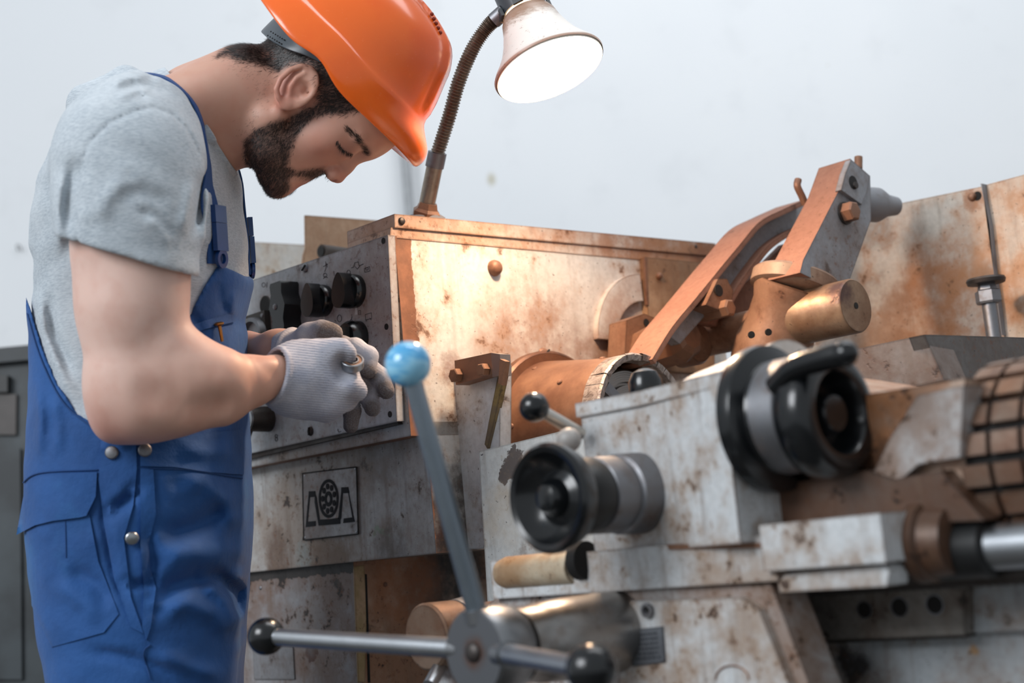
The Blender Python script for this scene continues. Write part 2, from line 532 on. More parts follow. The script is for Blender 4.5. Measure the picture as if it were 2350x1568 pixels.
# ================================================================== LATHE (headstock, bed)
lathe = thing('metal_lathe', 'big worn lathe with rust-stained white headstock and long bed', 'lathe', tuple(L(0, .3, 0)))
zt = onF(893, 540, 0).z          # top of control panel
zb = onF(912, 970, 0).z
zlid = lidz
pS = lambda px, py, u=0: onS(px, py, u)
spots_head = [
    (pS(1240, 850), .13, '#7d4c2b', .55), (pS(1480, 800), .12, '#8a5430', .6), (pS(1620, 560), .10, '#8a5a36', .5),
    (pS(1045, 850), .022, '#6b3517', .7), (pS(1420, 900), .10, '#6f4325', .6),
    (pS(1000, 1330), .10, '#1c1614', .95), (pS(1060, 1220), .075, '#1e1815', .9), (pS(1080, 1090), .03, '#2a211d', .8),
    (pS(985, 1200), .03, '#5a2f18', .6), (pS(930, 1420), .09, '#9a5c34', .5),
    (pS(1430, 672), .007, '#7a5844', 1), (pS(978, 1060), .006, '#6b3a22', 1), (pS(978, 1100), .008, '#6b3a22', 1)]
MAT['head'] = worn('headstock_paint', '#d0cfcb', '#a98263', '#5a3a28', .32, .655, .35, .34, spots=spots_head,
                   stripes=[(L(0, -.002, 0), E2, .032, '#8f6248')])
# main housing (behind the panel)
hv1 = toL(onS(1642, 600, 0))[1]
UL = -.95
hh_ = obj('headstock_housing', boxl(UL, 0, .004, hv1, zb - .02, zt + .004), [MAT['head'], MAT['grey_worn']], lathe, bevel=.004)
for poly in hh_.data.polygons:
    if poly.normal.dot(E2) < -.7: poly.material_index = 1
gap = obj('lid_gap_shade', boxl(-.10, -.004, .004, hv1 - .004, zt, zlid - .018), MAT['void'], lathe)  # dark block in the open gap under the lid, shade put into its colour
lidb = Sp(.004, [(905, 491), (1642, 560), (1640, 590), (906, 521)], .001)
lidb.free()
zl0, zl1 = onS(905, 491, .004), onS(1642, 559, .004)
zk0, zk1 = onS(906, 522, .004), onS(1640, 588, .004)
def lidbox(a0, a1, b0, b1, du):
    return prism([a0, b0, b1, a1], E1 * -du)
obj('headstock_lid', lidbox(zl0, zl1, zk0, zk1, .105), worn('lid_paint', '#d3cfc8', '#a37048', '#5b3a26', .7, .64, .5, .36, spots=[(onS(1500, 560, 0), .11, '#9a6236', .7), (onS(1620, 580, 0), .04, '#7a4624', .9)]), lathe, bevel=.006, segs=3)
a0, a1 = onS(897, 522, .001), onS(1640, 590, .001)
b0, b1 = onS(895, 545, .001), onS(1640, 612, .001)
obj('lid_lip', lidbox(a0, a1, b0, b1, .095), bpy.data.materials['lid_paint'], lathe, bevel=.002)
# lid screws
def screw(p, n, r, parent, mat, slot=True, h=.35, name='screw', label=None, ang=.6):
    o = obj(name, rev(p, n, [(0, r), (r * h * .4, r), (r * h, r * .8), (r * h * 1.3, r * .4), (r * h * 1.35, 0)], 24), mat, parent, label)
    if slot:
        _, a, b = basis(n)
        d = a * math.cos(ang) + b * math.sin(ang); e = V(n).cross(d)
        c = V(p) + V(n) * (r * h * 1.12)
        obj('slot', prism([c + d * r * .85 + e * r * .12, c - d * r * .85 + e * r * .12, c - d * r * .85 - e * r * .12, c + d * r * .85 - e * r * .12], V(n) * r * .3), MAT['hole'], o)
    return o
screw(onS(921, 508, .004), E1, .0052, lathe, MAT['steel_dark'], False, .6)
screw(onS(1597, 566, .004), E1, .003, lathe, MAT['steel_dark'], False, .3)
obj('dome_button', rev(onS(1133, 616, 0), E1, [(0, .0115), (.003, .0115), (.008, .0095), (.011, .006), (.012, 0)], 32), MAT['iron_brown'], lathe, label='small domed oil plug on the pale face')
# raised quarter-ring plate
cx, cy = 1490, 785
def arcpts(ctr, ro, ri, a0, a1, n=20):
    c = ctr
    P = [c + E2 * (ro * math.cos(a)) + EZ * (ro * math.sin(a)) for a in np.linspace(a0, a1, n)]
    P += [c + E2 * (ri * math.cos(a)) + EZ * (ri * math.sin(a)) for a in np.linspace(a1, a0, n)]
    return P
ac = onS(1488, 790, .010)
ro = (onS(1480, 631, .010) - ac).length; ri = (onS(1484, 692, .010) - ac).length
ro = max(ro, .085)
obj('quarter_ring_plate', prism(arcpts(ac, ro, ri, math.pi * .985, math.pi * .505), E1 * -.012), bpy.data.materials['headstock_paint'], lathe, bevel=.0015, label='raised quarter-ring plate around the shaft boss')
# rusty side plate
obj('side_plate', Sp(.012, [(1481, 590), (1640, 606), (1640, 860), (1500, 850), (1486, 700)], .014), worn('side_plate_paint', '#a98a6e', '#7d5638', '#4a2e1e', .8, .68, .5, .5), lathe, bevel=.0015, label='rust-brown side plate behind the swing arm')
obj('plate_edge', Sp(.0135, [(1479, 589), (1485, 590), (1489, 700), (1484, 700)], .004), MAT['iron_brown'], lathe)
screw(onS(1511, 634, .012), E1, .0055, lathe, MAT['iron_brown'], False, .9)
# corner strip between panel and face
obj('corner_trim', Fp(-.004, [(893, 540), (897, 540), (914, 968), (909, 970)], .01), MAT['head'], lathe)

# ---- control panel
panel = obj('control_panel', Fp(-.010, [(890, 539), (911, 967), (480, 1062), (480, 676)], .012), MAT['panel'], lathe, bevel=.0012, label='bare grey metal control panel with black knobs')
nF = -E2
vF = -.010
def at(px, py): return onF(px, py, vF)
for (x, y) in ((880, 553), (887, 750), (895, 951)):
    obj('screw_hole', rev(at(x, y) - nF * .001, nF, [(0, .0042), (.0014, .0042)], 20), MAT['hole'], panel)
screw(at(701, 615), nF, .0065, panel, MAT['steel_dull'])
screw(at(713, 990), nF, .0065, panel, MAT['steel_dark'], ang=1.4)
obj('round_hole', rev(at(609, 700) - nF * .002, nF, [(0, .0125), (.0028, .0125)], 32), MAT['hole'], panel)
obj('hole_rim', rev(at(609, 700), nF, [(0, .0135), (.001, .0135), (.001, .0122), (0, .0122)], 32, cap=False), MAT['steel_dark'], panel)
def knob_round(px, py, r, label, ang=0.0):
    c = at(px, py)
    bm = rev(c, nF, [(0, r * .98), (.004, r), (.010, r * .97), (.013, r * .86), (.014, 0)], 40)
    g = V((0, 0, 1)) * math.cos(ang) + E1 * math.sin(ang); s = nF.cross(g)
    P = []
    for k in range(28):
        a = 2 * math.pi * k / 28
        rr = 1.0
        P.append(c + nF * .010 + g * (r * 1.04 * math.cos(a)) + s * (r * .50 * math.sin(a) * (1.25 - .35 * math.cos(a))))
    b2 = prism(P, nF * .020)
    k = obj('knob', bm, MAT['black'], panel, label)
    obj('knob_grip', b2, MAT['black'], panel, bevel=.0045, segs=4)
    tip = c - g * r * .95
    obj('pointer_mark', prism([tip + s * .0012, tip - s * .0012, tip - g * r * .42 - s * .0022, tip - g * r * .42 + s * .0022], nF * .0012), plain('pointer_white', '#c9ccd0', .5) if 'pointer_white' not in bpy.data.materials else bpy.data.materials['pointer_white'], panel)
knob_round(745, 691, .0225, 'round black selector knob in the middle of the panel', .12)
knob_round(817, 669, .0230, 'round black selector knob nearest the panel corner', .10)
# long bow-tie knob
c = at(676, 706)
hh = [(-.0345, .0125), (-.030, .0145), (-.018, .0130), (-.008, .0165), (0, .0195), (.008, .0165), (.018, .0130), (.030, .0145), (.0345, .0125)]
P = [c + EZ * z + E1 * w for z, w in hh] + [c + EZ * z - E1 * w for z, w in hh[::-1]]
kn = obj('knob', prism(P, nF * .030), MAT['black'], panel, 'tall waisted black knob left of the two round ones', bevel=.005, segs=4)
screw(c + nF * .030 - E1 * .004, nF, .0045, panel, MAT['steel_dull'], False)
# square socket with ring
cs = at(604, 775)
sq = [cs + E1 * a + EZ * b for a, b in ((-.033, -.036), (.022, -.036), (.022, .036), (-.033, .036))]
soc = obj('socket_plate', prism(sq, nF * .010), MAT['steel_dark'], panel, bevel=.002, label='square dark socket flange with round ring')
obj('socket_ring', rev(cs - E1 * .005 + nF * .010, nF, [(0, .030), (.010, .029), (.010, .0235), (.0, .0225)], 48, cap=False), MAT['steel_dull'], panel)
obj('socket_face', rev(cs - E1 * .005 + nF * .010, nF, [(0, .023), (.0012, .023)], 48), MAT['panel'], panel)
for a, b in ((.016, .029), (-.027, .029), (.016, -.029)):
    screw(cs + E1 * a + EZ * b + nF * .010, nF, .0034, panel, MAT['steel_dull'], False)
# fourth knob with a square bar
c = at(822, 776)
obj('knob', rev(c, nF, [(0, .023), (.016, .0225), (.022, .019), (.024, 0)], 40), MAT['black'], panel, 'black rotary knob with square bar beside the gloved hands')
obj('knob_bar', prism([c + nF * .012 + E1 * a + EZ * b for a, b in ((-.040, -.010), (.012, -.010), (.012, .012), (-.040, .012))], nF * .020), MAT['black_matt'], panel, bevel=.0015)
# silver lock with slot, small lever
c = at(616, 962)
obj('lock_barrel', rev(c, nF, [(0, .0185), (.034, .0175), (.036, .0165)], 40), MAT['steel_dark'], panel)
obj('lock_ring', rev(c + nF * .036, nF, [(0, .0172), (.003, .0168), (.003, .0105), (.001, .010)], 40, cap=False), MAT['steel'], panel, label='bright ring of the slotted lock')
screw(c + nF * .036, nF, .0102, panel, MAT['steel'], True, .5, ang=2.0)
obj('lock_lever', tube([c + nF * .03 - EZ * .012, c + nF * .032 - EZ * .03 - E1 * .012, c + nF * .034 - EZ * .052 - E1 * .024], .0045, 12), MAT['steel_dull'], panel)
# engraved symbols
def strokes(name, polys, r, mat, parent, v=vF, rnd=1):
    bm = bmesh.new()
    for P in polys:
        Q = [onF(x, y, v - .0002) for x, y in P]
        tube(Q, r, 5, bm, n=1)
    return obj(name, bm, mat, parent)
def circ(x, y, r, ry=None, a0=0, a1=360, n=14):
    ry = ry or r
    return [(x + r * math.cos(math.radians(a)), y + ry * math.sin(math.radians(a))) for a in np.linspace(a0, a1, n)]
ink = plain('engraved_ink', '#3c3a3c', .7)
strokes('engraved_symbols', [
    circ(800, 626, 4, 6), [(806, 615), (812, 613), (814, 603), (822, 601), (824, 610), (834, 606)], [(836, 616), (848, 612), (849, 622), (837, 625), (836, 616)], circ(842, 617, 3),
    [(815, 612), (820, 618), (826, 610)], [(747, 600), (748, 616), (745, 624)], [(749, 604), (751, 614)], circ(746, 632, 4, 5), [(742, 640), (746, 634), (752, 638)],
    [(742, 612), (752, 606)], [(766, 622), (767, 633)], circ(779, 731, 5, 8), [(768, 735), (771, 738)], circ(806, 742, 4, 8), [(806, 734), (808, 726)],
    [(823, 713), (824, 723), (828, 722), (827, 712), (823, 713)], [(838, 722), (852, 718), (853, 731), (839, 735), (838, 722)], [(842, 733), (840, 738)], [(849, 730), (852, 735)],
    circ(605, 654, 4, 5), [(612, 660), (613, 648)], circ(655, 768, 4, 7), [(664, 770), (668, 760), (672, 768)], [(660, 778), (672, 775)],
    [(775, 985), (777, 992), (783, 990)], [(880, 900), (884, 898)]], .00045, ink, panel)
# the digit beside the lock
strokes('engraved_number', [circ(634, 1001, 2.6, 3.6), circ(634.4, 1008.5, 3.0, 4.2)], .0006, ink, panel)

# ---- gearbox housing under the panel
v1 = .030
zg0 = onF(955, 1275, v1).z
MAT['gear'] = worn('gearbox_front_paint', '#b5b5b4', '#84705f', '#3b302a', .7, .605, .9, .4, spots=[
    (onF(640, 1270, v1), .035, '#5b4030', .75), (onF(760, 1275, v1), .05, '#6a4a2c', .7), (onF(720, 1095, v1), .05, '#a0a3a6', .3),
    (onF(873, 1225, v1), .009, '#8f9a88', 1), (onF(880, 1040, v1), .05, '#6b6a69', .5), (onF(700, 1280, v1), .02, '#8d9a9a', .6), (onF(900, 1250, v1), .03, '#4a3c33', .6)])
gb = obj('gearbox_housing', boxl(UL, 0, v1, hv1 - .02, zg0, zb - .002), [MAT['gear'], MAT['head']], lathe, bevel=.006, segs=3)
for poly in gb.data.polygons:
    if poly.normal.dot(E1) > .7: poly.material_index = 1
# badge plate with emblem
vb = v1 - .0022
badge = obj('emblem_plate', Fp(vb, [(694, 1087), (818, 1072), (822, 1226), (697, 1240)], .0024), worn('badge_metal', '#a2a2a4', '#5d4c44', '#2c2624', .5, .70, .5, .4, metal=.4), lathe, bevel=.0006, label='square metal badge with dark wheel-between-towers emblem')
frame = bmesh.new()
for a, b in (((694, 1087), (818, 1072)), ((818, 1072), (822, 1226)), ((822, 1226), (697, 1240)), ((697, 1240), (694, 1087))):
    cyl(onF(*a, vb - .0002), onF(*b, vb - .0002), .0009, None, 6, frame)
obj('emblem_border', frame, MAT['void'], lathe)
dark = plain('emblem_dark', '#18181d', .85)
S_ = 2050 / 340.
def zz(x, y): return (560 + x / S_, 1060 + y / S_)
vv = vb - .0009
def ring_prism(cx, cy, rx, ry, ix, iy, n=36):
    bm = bmesh.new()
    o = [onF(*zz(cx + rx * math.cos(a), cy + ry * math.sin(a)), vv) for a in np.linspace(0, 2 * math.pi, n, endpoint=False)]
    i = [onF(*zz(cx + ix * math.cos(a), cy + iy * math.sin(a)), vv) for a in np.linspace(0, 2 * math.pi, n, endpoint=False)]
    vo, vi = [bm.verts.new(p) for p in o], [bm.verts.new(p) for p in i]
    v2, v3 = [bm.verts.new(p + E2 * .001) for p in o], [bm.verts.new(p + E2 * .001) for p in i]
    for k in range(n):
        j = (k + 1) % n
        bm.faces.new((vo[k], vo[j], vi[j], vi[k])); bm.faces.new((vo[k], vo[j], v2[j], v2[k])); bm.faces.new((vi[k], vi[j], v3[j], v3[k]))
    return bm
def logo(pts, bm): return prism([onF(*zz(*p), vv) for p in pts], E2 * .001, bm)
obj('emblem_wheel', ring_prism(1165, 510, 135, 268, 112, 225), dark, badge)
obj('emblem_wheel', ring_prism(1162, 515, 52, 105, 26, 52), dark, badge)
bm = bmesh.new()
for k in range(9):
    a = 2 * math.pi * k / 9 + .35
    cx_, cy_ = 1165 + 82 * math.cos(a), 512 + 172 * math.sin(a)
    prism([onF(*zz(cx_ + 21 * math.cos(b), cy_ + 42 * math.sin(b)), vv) for b in np.linspace(0, 2 * math.pi, 14, endpoint=False)], E2 * .001, bm)
obj('emblem_hub_dots', bm, dark, badge)
bm = bmesh.new()
logo([(893, 410), (978, 405), (985, 485), (893, 492)], bm)
logo([(893, 440), (907, 470), (875, 830), (985, 820), (985, 890), (850, 905)], bm)
logo([(978, 440), (1000, 500), (1040, 800), (1180, 795), (1325, 770), (1325, 860), (1030, 885), (975, 560)], bm)
logo([(1345, 355), (1435, 350), (1450, 432), (1342, 440)], bm)
logo([(1345, 400), (1360, 440), (1335, 790), (1300, 800)], bm)
logo([(1435, 400), (1445, 440), (1495, 770), (1378, 785), (1370, 850), (1525, 832)], bm)
obj('emblem_towers', bm, dark, badge)
for x, y in ((699, 1092), (815, 1076), (818, 1221), (700, 1234)): screw(onF(x, y, vb), nF, .0014, badge, MAT['steel'], False)

# ---- lower housing (set back along the bed)
ul = toL(onF(811, 1300, v1 + .01))[0]
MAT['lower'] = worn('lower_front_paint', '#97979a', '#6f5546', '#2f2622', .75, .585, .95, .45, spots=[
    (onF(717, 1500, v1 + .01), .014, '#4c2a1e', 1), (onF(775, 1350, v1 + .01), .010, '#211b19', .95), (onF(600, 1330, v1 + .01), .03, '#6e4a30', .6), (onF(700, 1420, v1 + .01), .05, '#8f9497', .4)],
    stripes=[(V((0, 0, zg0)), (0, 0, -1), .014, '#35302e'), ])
MAT['lower_side'] = worn('lower_side_lit_paint', '#b89a84', '#8a5a38', '#33221a', .75, .62, .7, .42, spots=[
    (onS(1010, 1350, ul), .07, '#241c18', .9), (onS(1040, 1300, ul), .06, '#15110f', .9), (onS(850, 1450, ul), .006, '#2b1c15', .9), (onS(930, 1340, ul), .06, '#a3602f', .6)])  # warm base has the lamp's glow painted in, along with rust and grime
lb = obj('lower_housing', boxl(UL, ul, v1 + .01, hv1 - .02, .30, zg0 + .001), [MAT['lower'], MAT['lower_side']], lathe, bevel=.004)
for poly in lb.data.polygons:
    if poly.normal.dot(E1) > .7: poly.material_index = 1
obj('housing_seam', Sp(ul + .0012, [(838, 1318), (842, 1318), (850, 1567), (845, 1567)], .002), MAT['void'], lathe)
obj('bare_corner_strip', Sp(ul + .0008, [(812, 1300), (836, 1297), (842, 1400), (838, 1567), (822, 1567)], .002), worn('strip_paint', '#c2a184', '#8b7a45', '#5a3422', .7, .60, .6, .45), lathe)
obj('data_plate', Fp(v1 + .008, [(580, 1478), (672, 1484), (676, 1560), (583, 1560)], .003), worn('plate_grey', '#7d7d80', '#5d4c44', '#2c2624', .5, .7, .5, .4), lathe, bevel=.0008, label='blank grey riveted plate behind the left black lever ball')
screw(onF(598, 1350, v1 + .01), nF, .003, lathe, MAT['steel_dull'], False)
screw(onS(884, 1342, ul), E1, .0035, lathe, MAT['iron_brown'], False)
ledge = obj('drip_ledge', Fp(-.004, [(480, 1060), (911, 967), (914, 974), (480, 1075)], .034), MAT['steel_dark'], lathe, bevel=.001)

# feet of the machine: bed pedestal
obj('pedestal', boxl(UL + .05, ul - .02, v1 + .06, hv1 - .06, 0, .302), MAT['lower_worn'], lathe, bevel=.01)

# ---- spindle nose guard and chuck
cf = onS(1262, 998, 0)
k = 2.13 / 3400
flange = obj('chuck_flange', rev(cf, E1, [(-.02, .118), (.012, .118), (.016, .114)], 72), worn('flange_brown', '#7a563f', '#5a3522', '#2c1c14', .7, .66, .4, .35, metal=.4), lathe, label='dark round flange behind the chuck drum')
screw(cf + E1 * .008 + (EZ * .113 - E2 * .004), (EZ * .3 + E1).normalized(), .010, flange, MAT['rusty'])
t = NT('copper_brown_drum')
m_ = t.noise(14, 6, .65)
lo_ = t.noise(60, 5, .6)
drm = t.out(t.mix(t.ramp(m_, .35, .7), lin('#8f6a52'), lin('#6d4a38')), t.math('ADD', .3, t.math('MULTIPLY', lo_, .2)), .35, t.bump(t.math('ADD', m_, lo_), .15, .001))
drum = obj('chuck_guard', rev(cf, E1, [(0, .104), (.02, .102), (.10, .0915), (.172, .0845)], 80, cap=False), drm, lathe, label='copper-brown tapered chuck guard drum', angle=50)
for a_, t1 in ((118, .03), (80, .055), (150, .05), (100, .13), (60, .14), (175, .03), (200, .05), (140, .10), (215, .03)):
    a = math.radians(a_); d = E2 * math.cos(a) + EZ * math.sin(a)
    rr = .104 - (.104 - .0845) * t1 / .172
    screw(cf + E1 * t1 + d * (rr - .001), d, .0042, drum, MAT['iron_brown'], False, .5, name='rivet')
# crinkled foil collar
t = NT('crinkled_foil')
w_ = t.noise(55, 5, .7, dist=1.5)
foilm = t.out(t.mix(t.ramp(w_, .4, .65), lin('#a89d96'), lin('#6f625b')), .42, .45, t.bump(w_, .5, .004))
NF = 34
rnd = random.Random(4)
ff = obj('foil_collar', rev(cf, E1, [(.150, .0855), (.176, .0865), (.180, .0840), (.178, .078), (.160, .077)], 80, cap=False), foilm, lathe, label='crinkled silver tape around the chuck mouth')
for i in range(NF):
    a0 = 2 * math.pi * i / NF; a1 = a0 + 2 * math.pi / NF * .97
    bm = bmesh.new(); rings = []
    o_ = rnd.uniform(-.0012, .0014); sk_ = rnd.uniform(-.03, .03)
    for (tt, rr) in ((.150, .0868), (.178, .0875), (.1815, .0852), (.180, .0775)):
        rings.append([bm.verts.new(cf + E1 * (tt + o_ * .6) + (E2 * math.cos(a + sk_ * (tt > .16)) + EZ * math.sin(a + sk_ * (tt > .16))) * (rr + o_ + rnd.uniform(-.0005, .0005))) for a in (a0, (a0 + a1) / 2, a1)])
    for r0, r1 in zip(rings, rings[1:]):
        for q in range(2): bm.faces.new((r0[q], r0[q + 1], r1[q + 1], r1[q]))
    obj('tape_strip', bm, foilm, ff, smooth=False)
# chuck face
t = NT('turned_chuck_face')
rr_ = t.vmath('LENGTH', t.vmath('CROSS_PRODUCT', t.vmath('SUBTRACT', t.pos, tuple(cf)), tuple(E1)))
gr = t.math('SINE', t.math('MULTIPLY', rr_, 2200.))
ckm = t.out(lin('#8d8884'), .34, .9, t.bump(gr, .12, .0005))
chuck = obj('chuck', rev(cf, E1, [(.02, .070), (.150, .070), (.155, .067), (.155, .052), (.151, .051), (.151, .048), (.157, .047), (.157, .026), (.150, .025), (.13, .024), (.13, 0)], 80), ckm, lathe, label='turned steel chuck inside the guard')
for a_ in (20, 140, 260):
    a = math.radians(a_); d = E2 * math.cos(a) + EZ * math.sin(a); e = E1.cross(d)
    c = cf + E1 * .157 + d * .045
    obj('chuck_jaw', prism([c + d * .022 + e * .008, c + d * .022 - e * .008, c - d * .02 - e * .008, c - d * .02 + e * .008], E1 * .010), MAT['steel_dull'], chuck, bevel=.001)

# ---- clamp bracket left of the drum
ub = .075
obj('bracket_plate', prism([onF(1034, 866, .085), onF(1148, 838, .085), onF(1146, 1120, .085), onF(1110, 1260, .085), onF(1046, 1262, .085)], E2 * .02), worn('bracket_paint', '#c3c5c8', '#8d735c', '#3f322b', .4, .63, .4, .4), lathe, bevel=.0015)
obj('bracket_edge', Fp(.080, [(1146, 845), (1159, 852), (1140, 940), (1118, 1030), (1112, 1020), (1128, 935)], .008), worn('bracket_edge_paint', '#5d5348', '#8a7438', '#2a221d', .6, .6, .5, .45), lathe)
clamp = obj('clamp_block', prism([onF(1043, 828, .062), onF(1127, 810, .062), onF(1130, 858, .062), onF(1046, 884, .062)], E2 * .03), MAT['iron_brown'], lathe, bevel=.002)
obj('clamp_side', Fp(.058, [(1127, 810), (1147, 813), (1150, 862), (1130, 866)], .018), steel('ground_steel', '#9b8f88', .35, .3), lathe, bevel=.0015)
obj('clamp_strap', Fp(.056, [(1147, 824), (1160, 830), (1152, 885), (1143, 880)], .008), MAT['rusty'], lathe, bevel=.001)
for x, y, r in ((1052, 862, .0095), (1115, 849, .0085)):
    p = onF(x, y, .061)
    obj('hex_bolt', rev(p, nF, [(0, r), (.009, r), (.010, r * .85)], 6), MAT['rusty'], clamp, angle=20)
# grey apron shield in front of the drum
obj('front_shield', Fp(.02, [(1099, 1036), (1296, 988), (1420, 980), (1420, 1310), (1330, 1330), (1120, 1405)], .035), worn('shield_paint', '#c6c8c6', '#9a8468', '#5a504b', .42, .64, .5, .4, spots=[
    (onF(1168, 1078, .02), .016, '#5a524e', 1), (onF(1180, 1050, .02), .011, '#5a524e', 1), (onF(1205, 1270, .02), .012, '#7d6a5c', .9), (onF(1150, 1180, .02), .04, '#b59a74', .35), (onF(1108, 1050, .02), .003, '#4c4a4c', 1)]), lathe, bevel=.002)

# bed ----------------------------------------------------------
bm = Fp(.0, [(1300, 1370), (2360, 1326), (2360, 1600), (1300, 1600)], .30)
bedp0, bedp1 = toL(onF(2220, 1345, 0)), toL(onF(1300, 1390, 0))
bm.free()
zbed = onF(2300, 1345, 0).z
MAT['bed'] = worn('bed_paint', '#a9aeb2', '#86705f', '#33302f', .5, .63, .8, .4, spots=[(onF(1960, 1530, 0), .02, '#1b1d22', .95), (onF(1850, 1520, 0), .03, '#5a5047', .6), (onF(2226, 1500, 0), .008, '#a57a44', .9)])
obj('bed', boxl(.10, 1.25, 0, .40, .34, zbed), MAT['bed'], lathe, bevel=.004)
obj('pedestal', boxl(.95, 1.22, .03, .37, 0, .345), MAT['lower_worn'], lathe, bevel=.01)
obj('bed_foot', boxl(.10, .35, .05, .37, 0, .345), MAT['lower_worn'], lathe, bevel=.01)
obj('bed_joint_cover', Fp(-.012, [(2215, 1344), (2362, 1334), (2362, 1448), (2212, 1455)], .014), MAT['bed'], lathe, bevel=.003)
# rack with teeth and counterbored holes
rack = obj('gear_rack', Fp(-.028, [(1790, 1372), (2172, 1346), (2212, 1352), (2214, 1458), (1815, 1474)], .028), worn('rack_grey', '#8f8a84', '#5d4c40', '#1d1a18', .6, .58, .7, .42, metal=.4, spots=[(onF(1850, 1420, -.028), .03, '#241f1c', .8)]), lathe, bevel=.001, label='oily rack strip with round bolt holes and teeth below')
bm = bmesh.new()
for i in range(52):
    x = 1820 + i * 7.6; y = 1473 - i * .3
    prism([onF(x, y - 6, -.027), onF(x + 4.6, y - 6, -.027), onF(x + 3.6, y + 7, -.027), onF(x + 1, y + 7, -.027)], E2 * .022, bm)
o = obj('rack_teeth', bm, MAT['steel_dark'], rack); o['kind'] = 'stuff'
for x, y, r in ((1832, 1412, .008), (1985, 1400, .0075), (2065, 1394, .0085), (2146, 1388, .0085)):
    p = onF(x, y, -.028)
    obj('bolt_hole', rev(p - nF * .006, nF, [(0, r * .2), (0, r), (.0066, r)], 28), MAT['hole'], rack)
    obj('hole_rim', rev(p - nF * .001, nF, [(0, r), (.002, r * 1.12), (.002, r * .95), (0, r * .9)], 28, cap=False), MAT['steel_dull'], rack)
# feed shafts
va_rod = -.09
rp = onF(2200, 1262, va_rod)
u_, v_, z_ = toL(rp)
obj('feed_shaft', rev(L(u_ - .30, v_, z_), E1, [(0, .019), (.95, .019)], 40), MAT['steel'], lathe, label='bright round feed shaft')
obj('shaft_sleeve', rev(L(u_ - .055, v_, z_), E1, [(0, .012), (.006, .020), (.02, .0245), (.085, .0250), (.088, .020)], 40), MAT['black_matt'], lathe)
rp = onF(2200, 1322, -.07)
u_, v_, z_ = toL(rp)
obj('lead_screw', rev(L(u_ - .4, v_, z_), E1, [(i * .004, .0095 + .0012 * (i % 2)) for i in range(260)], 20), MAT['steel_dark'], lathe)
obj('shaft_cover', Fp(-.055, [(2040, 1296), (2362, 1280), (2362, 1330), (2040, 1345)], .012), plain('oily_black_cover', '#1a1d22', .3, .3, .2), lathe, bevel=.003)

# ================================================================== BACK SHEETS (behind panel)
sh = worn('sheet_brown', '#a0876f', '#7d5a40', '#4a3426', .7, .70, .5, .5)
p0 = onS(700, 600, -.55)
t_ = thing('brown_sheet_guard', 'brown stained sheet metal guard standing behind the control panel', 'guard', (p0.x, p0.y, zt - .10))
pts = [(701, 494), (880, 507), (880, 640), (690, 640), (697, 585), (702, 570)]
obj('sheet', Sp(-.42, pts, .004), sh, t_, bevel=.0008)
obj('pipe_stub', cyl(onS(738, 577, -.36), onS(738, 577, -.36) + E1 * -.02 + E2 * .16, .011), MAT['steel_dark'], t_)
obj('pipe_mouth', cyl(onS(738, 577, -.36) - E2 * .001, onS(738, 577, -.36) - E2 * .002, .008), MAT['void'], t_)
p0 = onS(620, 640, -.6)
t_ = thing('grey_sheet_cover', 'pale grey dusty metal cover left of the brown sheet guard', 'cover', (p0.x, p0.y, zt - .15))
obj('sheet', Sp(-.62, [(480, 550), (702, 562), (702, 660), (572, 645), (566, 640), (480, 640)], .2), worn('sheet_pale', '#b0aeaa', '#9b8468', '#6a5040', .5, .72, .4, .55), t_, bevel=.004)
# ================================================================== CHIP GUARD (back splash)
gv = .80
rust_shade_spots = [(onF(2180, 700, gv), .10, '#a0653a', .7), (onF(2010, 740, gv), .08, '#6f5a4c', .5), (onF(2000, 520, gv), .04, '#6b5a4e', .5), (onF(2340, 560, gv), .10, '#b07a4c', .5), (onF(2238, 455, gv), .02, '#8a5226', .7)]  # rust stains; the grey-brown spots paint in the swing arm's shadow
gm = worn('chip_guard_paint', '#c8bfb4', '#a87650', '#5c3e2a', .7, .67, .55, .36, spots=rust_shade_spots)
gl0 = onF(1900, 900, gv)
guard = thing('chip_guard', 'tall rust-stained back splash panel at the right behind the swing arm', 'guard', (gl0.x, gl0.y, gl0.z - .1))
obj('guard_panel', Fp(gv, [(1850, 840), (1900, 700), (1962, 488), (2264, 426), (2312, 770), (2312, 900), (1850, 960)], .004), gm, guard, bevel=.001)
obj('guard_panel', prism([onF(2264, 424, gv - .004), onF(2420, 382, gv - .004), onF(2470, 900, gv - .004), onF(2312, 900, gv - .004)], E2 * .004), gm, guard, bevel=.001, label='second guard panel past the folded seam')
bm = prism([onF(2263, 424, gv), onF(2266, 424, gv), onF(2312, 770, gv), onF(2306, 770, gv), onF(2283, 520, gv)], -E2 * .016)
obj('seam_flange', bm, MAT['iron_grey'], guard)
screw(onF(2232, 452, gv), nF, .0065, guard, MAT['rusty'], False, .9)
obj('keyhole', rev(onF(2243, 450, gv) + nF * -.0005, nF, [(0, .007), (.001, .007)], 20), MAT['void'], guard)
obj('guard_return', Fp(gv + .004, [(2010, 492), (2050, 482), (2062, 480), (2040, 490)], .08), MAT['steel_dark'], guard)
obj('guard_leg', boxl(.25, .32, gv + .006, gv + .04, 0, 1.0), MAT['iron_grey'], guard)
obj('guard_leg', boxl(.75, .82, gv + .006, gv + .04, 0, 1.0), MAT['iron_grey'], guard)
guard.location.z = 0
for c_ in guard.children:    # the empty sits on the floor
    c_.location.z += gl0.z - .1
